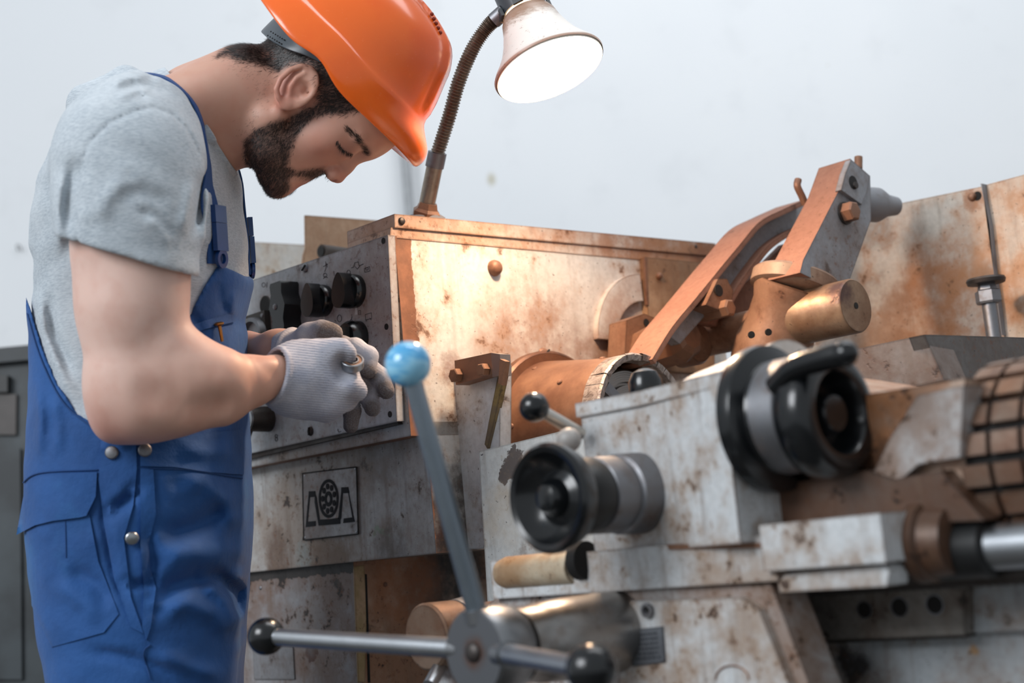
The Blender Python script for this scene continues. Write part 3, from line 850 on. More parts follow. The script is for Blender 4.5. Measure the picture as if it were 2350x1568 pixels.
# hold-down bolt with wide washer
hb = onF(2262, 640, .72)
hbt = thing('adjusting_screw', 'upright steel adjusting screw with wide flat head before the guard seam', 'screw', (hb.x, hb.y, hb.z - .10))
obj('screw_shank', cyl(hb - EZ * .30, hb - EZ * .015, .0105), MAT['steel_dull'], hbt)
obj('hex_nut', rev(hb - EZ * .036, EZ, [(0, .0165), (.003, .018), (.018, .018), (.020, .014), (.028, .012)], 6), MAT['steel_dull'], hbt, angle=20)
obj('wide_head', rev(hb - EZ * .008, EZ, [(0, .010), (.001, .026), (.006, .0275), (.009, .026), (.010, 0)], 48), MAT['steel_dark'], hbt)

# ================================================================== SWING ARM
ae = pix(1963, 702, 2.0)
au, av, az = toL(ae)
arm = thing('swing_arm', 'heavy rusty swing arm with pivot shaft and bolted square bar above the chuck', 'arm', tuple(L(.05, av, az - .05)))
rustm = worn('rusty_arm_iron', '#93705a', '#6f4a36', '#3d2417', .6, .66, .3, .38, metal=.35)
rustlit = worn('lamplit_red_rust', '#8e6350', '#7d5340', '#5a3828', .45, .72, .1, .6, streak=False)  # red rust with the lamp's warm light painted into the colour
greyc = worn('grey_arm_casting', '#8e9095', '#6f625c', '#4a3c36', .45, .70, .2, .42, metal=.15)
obj('shaft', rev(L(.0, av, az), E1, [(-.02, .026), (au - .13, .027)], 40), rustm, arm)
obj('shaft', rev(L(au - .13, av, az), E1, [(0, .0375), (.128, .0375), (.131, .0355)], 56), worn('oily_shaft', '#9a8068', '#6f4d36', '#2f1e16', .75, .63, .3, .3, metal=.4, spots=[(ae + E1 * 0 + EZ * .02 - E2 * .02, .022, '#4a3230', .95)]), arm, label='thick near end of the pivot shaft')
obj('centre_dimple', rev(L(au + .0012, av, az), E1, [(0, .0045), (.0005, .0045)], 20), MAT['hole'], arm)
# knuckle
kc = L(au - .165, av - .004, az)
dcn = pix(1824, 655, 2.08)
kb = kc - EZ * .075
kl = (dcn - kb).length
obj('knuckle', rev(kb, dcn - kb, [(0, .046), (.02, .054), (.05, .056), (kl * .55, .050), (kl * .78, .050), (kl * .92, .056), (kl, .058)], 48), rustm, arm, label='cast knuckle carrying the shaft')
obj('cap_disc', rev(dcn, (EZ * .93 + FW * .10 + RT * .34).normalized(), [(-.014, .050), (-.008, .062), (.010, .062), (.014, .058), (.015, 0)], 64), worn('cap_paint', '#8f7460', '#6f4d38', '#6a4a38', .5, .66, .2, .4), arm)
for x, y in ((1723, 769), (1762, 763)):
    p = pix(x, y, 1.93)
    q = hit(x, y, E1, au - .105)
    obj('grub_hole', rev(q, (E1 - E2 * .4).normalized(), [(0, .0048), (.003, .0048)], 18), MAT['hole'], arm)
# square bar
ua = au - .045
P = [(1951, 364), (1997, 404), (2001, 500), (1934, 662), (1836, 606), (1926, 434)]
bar = obj('square_bar', Sp(ua, [(1951, 364), (1997, 404), (1999, 505), (1938, 676), (1836, 626), (1843, 597), (1927, 433)], .055), [greyc, rustlit], arm, bevel=.002, label='square bar leaning up to the right')
for poly in bar.data.polygons:
    if poly.normal.dot(E1) < .5: poly.material_index = 1  # bar sides get the painted lamp warmth, the end face stays grey
obj('bar_end_cap', Sp(ua + .006, [(1953, 366), (1996, 404), (1990, 440), (1978, 470), (1930, 436), (1940, 398)], .010), greyc, arm, bevel=.0012)
p = hit(1958, 419, E1, ua + .0062)
obj('bar_hole', rev(p, E1, [(-.004, .001), (-.004, .010), (.0004, .010)], 24), MAT['hole'], arm)
obj('hole_plug', rev(p + E2 * .003 - EZ * .004 - E1 * .001, E1, [(0, .0055), (.004, .005)], 20), MAT['steel_dark'], arm)
p = hit(1938, 490, E1, ua)
obj('washer', rev(p, E1, [(0, .0165), (.003, .0165)], 32), MAT['steel_dark'], arm)
obj('hex_bolt', rev(p + E1 * .003, E1, [(0, .0145), (.014, .0145), (.016, .012), (.0165, .007)], 6), MAT['iron_brown'], arm, angle=20)
# round bosses behind the bar
q = hit(2000, 470, E1, ua - .03)
obj('rear_boss', rev(q, (E2 + E1 * .2).normalized(), [(-.03, .026), (.01, .026), (.03, .017), (.05, .014)], 32), MAT['iron_grey'], arm)
q = hit(1968, 372, E1, ua - .02)
obj('small_pin', cyl(q - EZ * .01, q + EZ * .008 + E2 * .004, .006), MAT['rusty'], arm)
q = hit(1840, 450, E1, ua - .07)
obj('small_lug', tube([q - EZ * .012 + E2 * .006, q, q + EZ * .014 - E2 * .008, q + EZ * .024 - E2 * .004], .0055, 10), MAT['iron_brown'], arm)
# link arm: grey web with flanges in the lamp-tinted rust colour
um = .165
web = obj('link_web', Sp(um, [(1520, 760), (1660, 622), (1697, 574), (1746, 520), (1790, 495), (1850, 468), (1850, 510), (1827, 522), (1765, 562), (1731, 604), (1686, 672), (1640, 700), (1560, 790)], .016), greyc, arm, bevel=.001)
def flangep(P, u, depth, name='link_flange'):
    A = [hit(x, y, E1, u) for x, y in P]
    bm = bmesh.new(); n = len(A)
    rows = []
    for i, a in enumerate(A):
        tt = (A[min(i + 1, n - 1)] - A[max(i - 1, 0)]).normalized(); nn = E1.cross(tt).normalized()
        if nn.z < 0: nn = -nn
        rows.append([bm.verts.new(a + nn * .004), bm.verts.new(a - nn * .004), bm.verts.new(a - nn * .004 - E1 * depth), bm.verts.new(a + nn * .004 - E1 * depth)])
    for r0, r1 in zip(rows, rows[1:]):
        for k in range(4): bm.faces.new((r0[k], r0[(k + 1) % 4], r1[(k + 1) % 4], r1[k]))
    bm.faces.new(rows[0]); bm.faces.new(rows[-1][::-1])
    return obj(name, bm, rustlit, arm, bevel=.0008)
def sm(P, n=5):
    return [(p.x, p.y) for p in crspline([V((x, y, 0)) for x, y in P], n)]
flangep(sm([(1500, 830), (1545, 757), (1600, 690), (1655, 622), (1698, 570), (1745, 515), (1795, 488), (1852, 462)]), um + .022, .058)
flangep(sm([(1680, 690), (1700, 655), (1735, 606), (1768, 566), (1812, 536), (1850, 520)]), um + .018, .050)
obj('link_block', Sp(um + .03, [(1620, 700), (1648, 640), (1668, 640), (1683, 668), (1680, 690), (1650, 712)], .05), rustm, arm, bevel=.006, segs=3)
q = hit(1649, 667, E1, um + .031)
obj('link_hole', rev(q, E1, [(0, .0085), (.001, .0085)], 24), MAT['hole'], arm)
obj('pin_nut', rev(hit(1650, 712, E1, um + .02), E1, [(-.03, .013), (.02, .013), (.022, .010)], 6), MAT['rusty'], arm, angle=20)
obj('web_plate', Sp(um - .02, [(1600, 740), (1700, 660), (1760, 600), (1800, 560), (1835, 590), (1835, 700), (1700, 760)], .012), rustlit, arm, bevel=.001)
# end clamp plate and hex end
obj('clamp_plate', Sp(.055, [(1438, 735), (1478, 720), (1516, 735), (1530, 800), (1500, 850), (1432, 862)], .035), rustm, arm, bevel=.002)
for x, y in ((1483, 741), (1515, 743)):
    obj('bolt_hole', rev(hit(x, y, E1, .0555), E1, [(0, .006), (.0006, .006)], 20), MAT['hole'], arm)
c5 = hit(1500, 805, E1, .07)
obj('hex_end', rev(c5 - E1 * .03, (E1 + EZ * .1).normalized(), [(0, .034), (.05, .034), (.085, .036), (.10, .028), (.105, .020)], 8), MAT['rusty'], arm, angle=20)
obj('shaft_collar', rev(L(.095, av - .05, az - .012), E1, [(0, .0315), (.03, .0315), (.036, .028)], 40), rustm, arm)

# ================================================================== CARRIAGE
va = -.155
car = thing('lathe_carriage', 'worn white lathe carriage with black handwheels in the right foreground', 'carriage', tuple(L(.6, -.1, zbed)))
H2 = pix(1268, 1143, 1.35)
hu, hv, hz = toL(H2)
va = hv + .116
spc = [(onF(1420, 990, va), .03, '#a5835c', .45), (onF(1350, 1050, va), .02, '#6d5138', .5), (onF(1600, 1180, va), .05, '#8a6a4c', .35)]
MAT['car'] = worn('carriage_paint', '#cdd0d2', '#8f6f50', '#4a382e', .62, .605, .8, .34, scale=1.3)
MAT['car2'] = worn('carriage_dirty_paint', '#bfc1c3', '#7a5a42', '#33271f', .8, .585, .95, .38, scale=1.3)
MAT['castrust'] = worn('oily_brown_casting', '#5e5048', '#573a28', '#1a1310', .9, .585, .7, .28, metal=.25, scale=1.2)
ua0 = toL(onF(1338, 1000, va))[0]; ua1 = toL(onF(1478, 1000, va))[0]
ztop = onF(1478, 902, va).z; zmid = onF(1400, 1250, va).z
# block footprint
c1 = L(ua0, va, 0); c2 = L(ua1, va, 0)
dob = (E1 * .60 + E2 * .80).normalized()
c3 = hit(1672, 1000, E1, toL(pix(1768, 962, 1.33))[0] - .014); c3.z = 0
c4 = c3 + E2 * .20
c5_ = L(ua0, va + .20, 0)
blk = prism([c1 + EZ * (zmid - .01), c2 + EZ * (zmid - .01), c3 + EZ * (zmid - .01), c4 + EZ * (zmid - .01), c5_ + EZ * (zmid - .01)], EZ * (ztop - zmid + .01))
obj('cross_slide_housing', blk, MAT['car'], car, bevel=.016, segs=5)
lip = prism([c1 + EZ * (ztop - .012) - E2 * .004 - E1 * .003, c2 + EZ * (ztop - .012) - E2 * .004, c3 + EZ * (ztop - .012) + E1 * .003, c4 + EZ * (ztop - .012), c5_ + EZ * (ztop - .012)], EZ * .014)
obj('housing_cover', lip, MAT['car'], car, bevel=.005, segs=3)
# saddle
zs0 = onF(1500, 1352, va - .012).z; zs1 = onF(1560, 1262, va - .012).z
us0 = toL(onF(1128, 1330, va - .012))[0]; us1 = toL(onF(1782, 1300, va - .012))[0]; us2 = toL(onF(2040, 1240, va - .012))[0]
obj('saddle', boxl(us0, us1, va - .012, .05, zs0, zs1 + .006), MAT['car'], car, bevel=.010, segs=4)
zw1 = onF(1900, 1190, va - .02).z; zw0 = onF(1900, 1302, va - .02).z
obj('saddle_wing', boxl(toL(onF(1745, 1240, va - .02))[0], us2, va - .02, .06, zw0, zw1), MAT['car'], car, bevel=.012, segs=4)
pb = obj('wiper_plate', Fp(va - .010, [(1800, 1318), (2034, 1298), (2042, 1310), (2036, 1346), (1790, 1360), (1786, 1340)], .03), MAT['car'], car, bevel=.003, label='separate white strip under the saddle wing')
wc = onF(2085, 1250, va + .02)
obj('bearing_bracket', rev(L(us2 - .004, va + .04, wc.z), E1, [(0, .034), (.012, .034), (.014, .030), (.034, .028), (.036, .02)], 40), MAT['castrust'], car, label='round brown bearing boss at the saddle end')
# concave web
obj('cast_web', Fp(va + .03, [(1700, 1190), (1740, 1120), (1990, 1080), (2050, 1100), (2160, 1080), (2260, 1195), (2140, 1200), (1740, 1215)], .12), MAT['castrust'], car, bevel=.008, segs=3)
# slide body behind big wheel
obj('compound_slide', Fp(va + .05, [(1640, 1000), (1700, 860), (1985, 906), (2215, 868), (2218, 1110), (2110, 1180), (1760, 1200), (1650, 1150)], .20), worn('slide_casting', '#b9aa9c', '#8f5f3c', '#3a2a22', .75, .62, .6, .28, metal=.2, scale=1.3, spots=[(onF(2020, 990, va + .05), .04, '#b0703f', .6), (onF(1900, 1130, va + .05), .05, '#3c322e', .8), (onF(1980, 1080, va + .05), .03, '#2c2523', .8)]), car, bevel=.006, segs=3)
obj('slide_neck', Fp(va + .035, [(2105, 908), (2212, 884), (2204, 1050), (2108, 1066), (2012, 1150), (1985, 1125), (2040, 1010)], .03), MAT['car2'], car, bevel=.010, segs=4, label='pale cast rib slanting down beside the big handwheel')
# cream hump behind the flange
fc = pix(1768, 962, 1.33)
fu, fv, fz = toL(fc)
obj('slide_hump', rev(L(fu - .20, fv + .052, fz + .012), E1, [(0, .02), (.02, .034), (.09, .050), (.16, .060), (.190, .064)], 56), worn('hump_paint', '#d8d2cb', '#b59a80', '#6b5240', .25, .68, .2, .3), car, label='cream rounded housing behind the big handwheel')
# big handwheel, axis +E1
hw = obj('handwheel', rev(L(fu + .038, fv, fz - .004), E1, [(0, .020), (.0, .046), (.005, .053), (.014, .057), (.026, .0575), (.034, .055), (.038, .050), (.0395, .043), (.038, .037), (.034, .0345), (.018, .033), (.013, .030), (.012, .022), (.017, .0185), (.030, .0178), (.033, .0155), (.0332, 0)], 72), MAT['black'], car, label='black handwheel with horn grip facing right')
obj('wheel_flange', rev(L(fu, fv, fz), E1, [(-.012, .060), (-.008, .066), (0, .0672), (.006, .066), (.010, .058), (.012, .052), (.020, .050)], 72), MAT['black'], car)
obj('dial_ring', rev(L(fu + .014, fv, fz), E1, [(0, .0485), (.001, .0515), (.026, .0510), (.030, .047)], 72), MAT['steel_dull'], car, label='satin graduated ring of the big handwheel')
g0, g1, g2, g3 = pix(1778, 888, 1.275), pix(1822, 846, 1.255), pix(1885, 824, 1.235), pix(1940, 812, 1.22)
obj('horn_grip', tube([g0, g1, g2, g3], lambda x: .0108 * (1 if x < .93 else math.sqrt(max(.02, 1 - ((x - .93) / .07) ** 2))) * (.85 + .25 * x), 20, n=10, bm=ball(g3, .0112)), MAT['black'], hw)
# small handwheel, axis E2
obj('handwheel', rev(H2, -E2, [(-.026, .024), (-.020, .030), (-.012, .046), (.0, .0505), (.006, .0505), (.010, .047), (.008, .042), (-.002, .036), (-.008, .026), (-.004, .018), (.004, .016), (.010, .012), (.012, .006), (.0125, 0)], 72), MAT['black'], car, label='dished black handwheel facing the operator')
obj('wheel_boss', rev(H2 + E2 * .018, E2, [(0, .033), (.012, .036), (.028, .036), (.034, .034)], 56), MAT['black_matt'], car)
obj('dial_ring', rev(H2 + E2 * .050, E2, [(0, .032), (.002, .036), (.026, .0365), (.028, .0345), (.034, .0345), (.036, .038), (.058, .0390), (.066, .039)], 64), MAT['steel_dull'], car, label='stepped satin collar of the small handwheel')
# short lever with black ball
lb0 = pix(1335, 998, 1.47); lb1 = pix(1243, 944, 1.45); lbb = pix(1226, 935, 1.445)
lv = obj('lever_rod', cyl(lb1, lb0, .0062, .0068), steel('lever_bright', '#c3bfb8', .25, .15), car)
obj('lever_ball', ball(lbb, .0148), MAT['black'], car)
obj('lever_boss', ball(pix(1306, 1010, 1.43), .012), worn('boss_paint', '#a5a09c', '#9a6c4c', '#54382a', .5, .66, .3, .34), car)
obj('top_knob', rev(pix(1482, 888, 1.62) - EZ * .02, EZ, [(0, .014), (.012, .0185), (.026, .019), (.036, .014), (.040, .006), (.0405, 0)], 32), MAT['black'], car, label='dark dome knob peeping over the housing')
# oily shaft stub low left
sp = onF(1150, 1330, va - .01)
su, sv, sz = toL(sp)
su0 = toL(onF(1135, 1330, va - .018))[0]; su1 = toL(onF(1305, 1320, va - .018))[0]
obj('shaft_stub', rev(L(su0, va - .006, sz + .006), E1, [(0, .014), (.01, .017), (su1 - su0, .017)], 32), worn('stub_paint', '#c0b39c', '#8a6238', '#54382a', .8, .60, .6, .4), car)
obj('dark_socket', rev(L(su1 + .004, va - .010, sz + .012), E1, [(0, .012), (.004, .019), (.016, .019), (.018, .01)], 24), MAT['void'], car)
obj('saddle_groove', Fp(va - .0135, [(1530, 1250), (1760, 1246), (1772, 1252), (1760, 1258), (1535, 1262)], .003), MAT['rusty'], car, bevel=.001)
# apron
vap = va - .004
obj('apron', Fp(vap, [(1100, 1402), (1140, 1372), (1768, 1338), (1800, 1420), (1868, 1600), (1868, 2050), (1000, 2050), (1000, 1500)], .045), MAT['car2'], car, bevel=.008, segs=4)
obj('apron_cover', Fp(vap - .010, [(1422, 1400), (1440, 1380), (1700, 1372), (1742, 1400), (1830, 1620), (1830, 1900), (1418, 1900)], .014), MAT['car'], car, bevel=.006, segs=3)
obj('rating_plate', Fp(vap - .012, [(1446, 1446), (1520, 1438), (1526, 1520), (1452, 1530)], .003), worn('small_plate', '#7e8288', '#4a4a50', '#2b2a2c', .6, .62, .3, .35, metal=.6), car, bevel=.0006, label='small grey rating plate with worn lettering')
bm = bmesh.new()
rn = random.Random(7)
for r_ in range(6):     # worn, unreadable rows of letters
    x = 1456
    while x < 1510:
        wd = rn.uniform(2, 6)
        y = 1456 + r_ * 11 - (x - 1450) * .09
        prism([onF(x, y, vap - .0124), onF(x + wd, y, vap - .0124), onF(x + wd, y + 5, vap - .0124), onF(x, y + 5, vap - .0124)], -E2 * .0003, bm)
        x += wd + rn.uniform(2, 4)
o = obj('worn_lettering', bm, plain('faded_print', '#3d4046', .6), car); o['kind'] = 'stuff'
sc3 = onF(1487, 1401, vap - .012)
obj('socket_screw', rev(sc3, nF, [(0, .0068), (.003, .0068), (.003, .0042), (.0005, .0040), (.0005, 0)], 28), MAT['steel_dull'], car)
obj('socket_bore', rev(sc3 + nF * .0008, nF, [(0, .0030), (.0004, .0030)], 6), MAT['hole'], car)
ring = [(1680 + 38 * math.cos(a), 1560 - 32 * math.sin(a)) for a in np.linspace(0, math.pi, 16)]
obj('cast_ring_mark', tube([onF(x, y, vap - .0105) for x, y in ring], .0009, 6, n=1), MAT['rusty'], car)
# bed cover seen past the slide
cvr = pix(2130, 800, 1.62)
cu, cv_, cz_ = toL(cvr)
P1 = [(1940, 806), (2122, 768), (2166, 872), (1980, 912), (1930, 900)]
A = [hit(x, y, E2, cv_) for x, y in P1]
obj('slide_cover', prism(A, E1 * -.001 + E2 * .05), worn('cover_grey_lit', '#8f8680', '#6d5548', '#3a302c', .6, .66, .4, .3, metal=.45), car, bevel=.001, label='bent grey cover plate, left face painted in a lit tone')  # lit copy of the plate's grey, light put into the colour
B = [hit(x, y, E1, cu + .002) for x, y in ((2122, 768), (2420, 777), (2420, 930), (2166, 885))]
obj('slide_cover', prism(B, E1 * -.02), worn('cover_grey_shaded', '#6d6966', '#5a4c45', '#332b28', .5, .68, .4, .35, metal=.45), car, bevel=.001, label='bent grey cover plate, right face painted in a shaded tone')  # shaded copy of the same grey, shade put into the colour
# ribbed drum at the right edge
dc = hit(2420, 1050, E2, va + .13)
du, dv, dz = toL(dc)
du0 = toL(hit(2205, 1040, E2, va + .05))[0]
R = .088
obj('ribbed_drum_core', rev(L(du0, dv, dz), E1, [(0, .04), (.004, R - .007), (.27, R - .007), (.28, .03)], 48), MAT['void'], car)
padm = worn('drum_pad_iron', '#7a6658', '#6d4a36', '#3a2a24', .6, .70, .2, .35, metal=.35)
pm = bpy.data.meshes.new('drum_pad')
for row in range(11):
    a0 = math.radians(62 + row * 17)
    if a0 > math.radians(245): break
    for cidx in range(9):
        u0 = du0 + .003 + cidx * .0285 + (.006 if row % 2 else 0) * 0
        bm = bmesh.new(); vs = []
        for rr in (R - .008, R):
            for uu in (u0, u0 + .0245):
                for aa in (a0, a0 + math.radians(6), a0 + math.radians(12)):
                    vs.append(bm.verts.new(L(uu, dv + rr * math.cos(aa), dz + rr * math.sin(aa))))
        g = lambda r, u, a: vs[r * 6 + u * 3 + a]
        for r in (0, 1):
            for a in (0, 1): bm.faces.new((g(r, 0, a), g(r, 0, a + 1), g(r, 1, a + 1), g(r, 1, a)))
        for u in (0, 1):
            for a in (0, 1): bm.faces.new((g(0, u, a), g(0, u, a + 1), g(1, u, a + 1), g(1, u, a)))
        for a in (0, 2): bm.faces.new((g(0, 0, a), g(0, 1, a), g(1, 1, a), g(1, 0, a)))
        obj('drum_pad', bm, padm, car, bevel=.0012, segs=1)

# ================================================================== PILOT WHEEL (three levers)
Hc = pix(1088, 1498, 1.31)
pu, pv, pz = toL(Hc)
pil = thing('pilot_wheel', 'three-spoke steel lever wheel with ball knobs in the bottom foreground', 'handle', tuple(Hc))
stl = steel('satin_hub_steel', '#8f9194', .28, .25)
t = NT('turned_hub_face')
rr_ = t.vmath('LENGTH', t.vmath('CROSS_PRODUCT', t.vmath('SUBTRACT', t.pos, tuple(Hc)), tuple(E2)))
hubface = t.out(t.mix(t.ramp(t.math('ADD', rr_, t.math('MULTIPLY', t.noise(60, 5), .02)), .012, .030), lin('#6b4a38'), lin('#6a6c70')), .42, .85, t.bump(t.math('SINE', t.math('MULTIPLY', rr_, 2500.)), .1, .0004))
obj('hub', rev(Hc, E2, [(0, .030), (0, .0375), (.003, .0395), (.030, .0395), (.042, .037), (.046, .033)], 64), stl, pil)
obj('hub_face', rev(Hc - E2 * .0002, -E2, [(0, .037), (.0008, .0365), (.0008, 0)], 64), hubface, pil)
screw(Hc - E2 * .001, -E2, .009, pil, MAT['steel_dark'], False, .4)
obj('hub_sleeve', rev(Hc + E2 * .046, E2, [(0, .028), (.004, .028), (.004, .0335), (.028, .0345), (.030, .036), (.070, .0385), (.115, .0390), (.20, .039)], 64), steel('oily_sleeve_steel', '#9a9896', .25, .45), pil, label='long stepped steel sleeve behind the hub')
bcols = [('blue', .0168), ('black', .0163), ('black', .0163)]
t = NT('glossy_blue_ball')
bn = t.noise(30, 3, .5, stretch=(1, 1, 3.5), dist=1.2)
blum = t.out(t.mix(t.ramp(bn, .42, .6), lin('#4fa3d6'), lin('#8fcbe8')), .16, 0, None, Coat_Weight=.5)
for (px, py), dv_, mt, rb, lab in (((936, 836), .055, blum, .0205, 'glossy sky-blue ball knob'), ((611, 1461), .035, MAT['black'], .0188, 'black ball knob at the left end'), ((1357, 1536), .035, MAT['black'], .0205, 'black ball knob nearest the camera')):
    e = hit(px, py, E2, pv - dv_)
    s = Hc + E2 * .016
    d = (e - s).normalized()
    sp_ = obj('spoke', cyl(s + d * .030, e - d * rb * .8, .0094, .0086), MAT['steel'] if mt is not blum else steel('blued_spoke', '#8b96a0', .3, .2), pil)
    obj('spoke_socket', cyl(s + d * .028, s + d * .040, .0125, .0115), stl, pil)
    obj('ball_knob', ball(e, rb), mt, sp_, lab)

# ================================================================== FEED KNOB behind the hub
fk = pix(1010, 1458, 1.62)
kt = thing('feed_selector_drum', 'short brownish steel selector drum left of the lever hub', 'knob', tuple(fk))
obj('drum', rev(fk, -E2, [(-.14, .030), (-.02, .030), (-.02, .036), (.018, .0365), (.021, .034), (.021, 0)], 48), worn('selector_steel', '#86705f', '#6e4a34', '#33241c', .6, .66, .3, .3, metal=.5), kt)
obj('graduated_ring', rev(fk + E2 * .022, E2, [(0, .0365), (.016, .0385), (.02, .036)], 48), MAT['steel_dull'], kt)
obj('release_pin', cyl(pix(1010, 1528, 1.60), pix(985, 1575, 1.57), .0075), MAT['steel'], kt)

# ================================================================== PERSON (implicit surfaces, polygonised)
Mcam = np.array([[RT.x, UP.x, FW.x], [RT.y, UP.y, FW.y], [RT.z, UP.z, FW.z]], dtype=np.float64)
CAMn = np.array(CAM)
DB = 1.80


def q3(px, py, c): return np.array([(px - CXP) / FPX * c, -(py - CYP) / FPX * c, c])


def to_world(P): return P @ Mcam.T + CAMn
def to_cam(p): return (np.array(p) - CAMn) @ Mcam


def nrm(v):
    v = np.asarray(v, float); return v / np.linalg.norm(v)


def cap(P, a, b, ra, rb=None):
    rb = ra if rb is None else rb
    d = b - a; h = np.clip(((P - a) @ d) / max(d @ d, 1e-12), 0, 1)
    return np.linalg.norm(P - a - h[:, None] * d, axis=1) - (ra + (rb - ra) * h)


def capflat(P, a, b, ra, rb, n, k):
    """capsule flattened by k along unit n"""
    Q = P + np.outer((P - a) @ n, n) * (k - 1)
    b2 = b + n * ((b - a) @ n) * (k - 1)
    return cap(Q, a, b2, ra, rb) / max(k, 1)


def ell(P, c, r, ax=None):
    Q = P - c
    if ax is not None: Q = Q @ np.array(ax).T
    r = np.array(r)
    k0 = np.linalg.norm(Q / r, axis=1); k1 = np.linalg.norm(Q / (r * r), axis=1)
    return k0 * (k0 - 1) / np.maximum(k1, 1e-9)


def smin(a, b, k):
    h = np.clip(.5 + .5 * (b - a) / k, 0, 1)
    return b + (a - b) * h - k * h * (1 - h)


def smax(a, b, k): return -smin(-a, -b, k)


def chain(P, pts, k=None):
    """pts = [(point, r)...]"""
    d = None
    for (a, ra), (b, rb) in zip(pts, pts[1:]):
        e = cap(P, a, b, ra, rb)
        d = e if d is None else (smin(d, e, k) if k else np.minimum(d, e))
    return d


def boxed(P, f, lo, hi, m=.03):
    """evaluate f only near its box"""
    g = np.maximum(np.maximum(lo - P, P - hi), 0)
    dist = np.linalg.norm(g, axis=1)
    out = dist + m
    k = dist < m * 1.5
    if k.any(): out[k] = f(P[k])
    return out


def scr(P): return CXP + P[:, 0] / P[:, 2] * FPX, CYP - P[:, 1] / P[:, 2] * FPX


def ramp(x, a, b):
    t = np.clip((x - a) / (b - a), 0, 1); return t * t * (3 - 2 * t)


def polyd(x, y, pts):
    d = np.full(x.shape, 1e9)
    for (x0, y0), (x1, y1) in zip(pts, pts[1:]):
        dx, dy = x1 - x0, y1 - y0
        h = np.clip(((x - x0) * dx + (y - y0) * dy) / (dx * dx + dy * dy + 1e-9), 0, 1)
        d = np.minimum(d, (x - x0 - h * dx) ** 2 + (y - y0 - h * dy) ** 2)
    return np.sqrt(d)


def inpoly(x, y, pts):
    r = np.zeros(x.shape, bool)
    n = len(pts)
    for i in range(n):
        x0, y0 = pts[i]; x1, y1 = pts[(i + 1) % n]
        if y0 == y1: continue
        c = ((y0 > y) != (y1 > y)) & (x < (x1 - x0) * (y - y0) / (y1 - y0) + x0)
        r ^= c
    return r


def folds(P, lst, near=True):
    """lst of (polyline px, amplitude m (+ridge, - valley), width px)"""
    x, y = scr(P)
    out = np.zeros(len(P))
    side = (P[:, 2] < DB + .02)
    for pts, amp, w in lst:
        xs = [p[0] for p in pts]; ys = [p[1] for p in pts]
        k = (x > min(xs) - 3 * w) & (x < max(xs) + 3 * w) & (y > min(ys) - 3 * w) & (y < max(ys) + 3 * w) & side
        if k.any():
            d = polyd(x[k], y[k], pts)
            # fade towards the ends
            (x0, y0), (x1, y1) = pts[0], pts[-1]
            L2 = math.hypot(x1 - x0, y1 - y0) + 1
            e = np.minimum(np.hypot(x[k] - x0, y[k] - y0), np.hypot(x[k] - x1, y[k] - y1))
            out[k] += amp * np.exp(-(d / w) ** 2) * ramp(e, 0, .3 * L2)
    return out


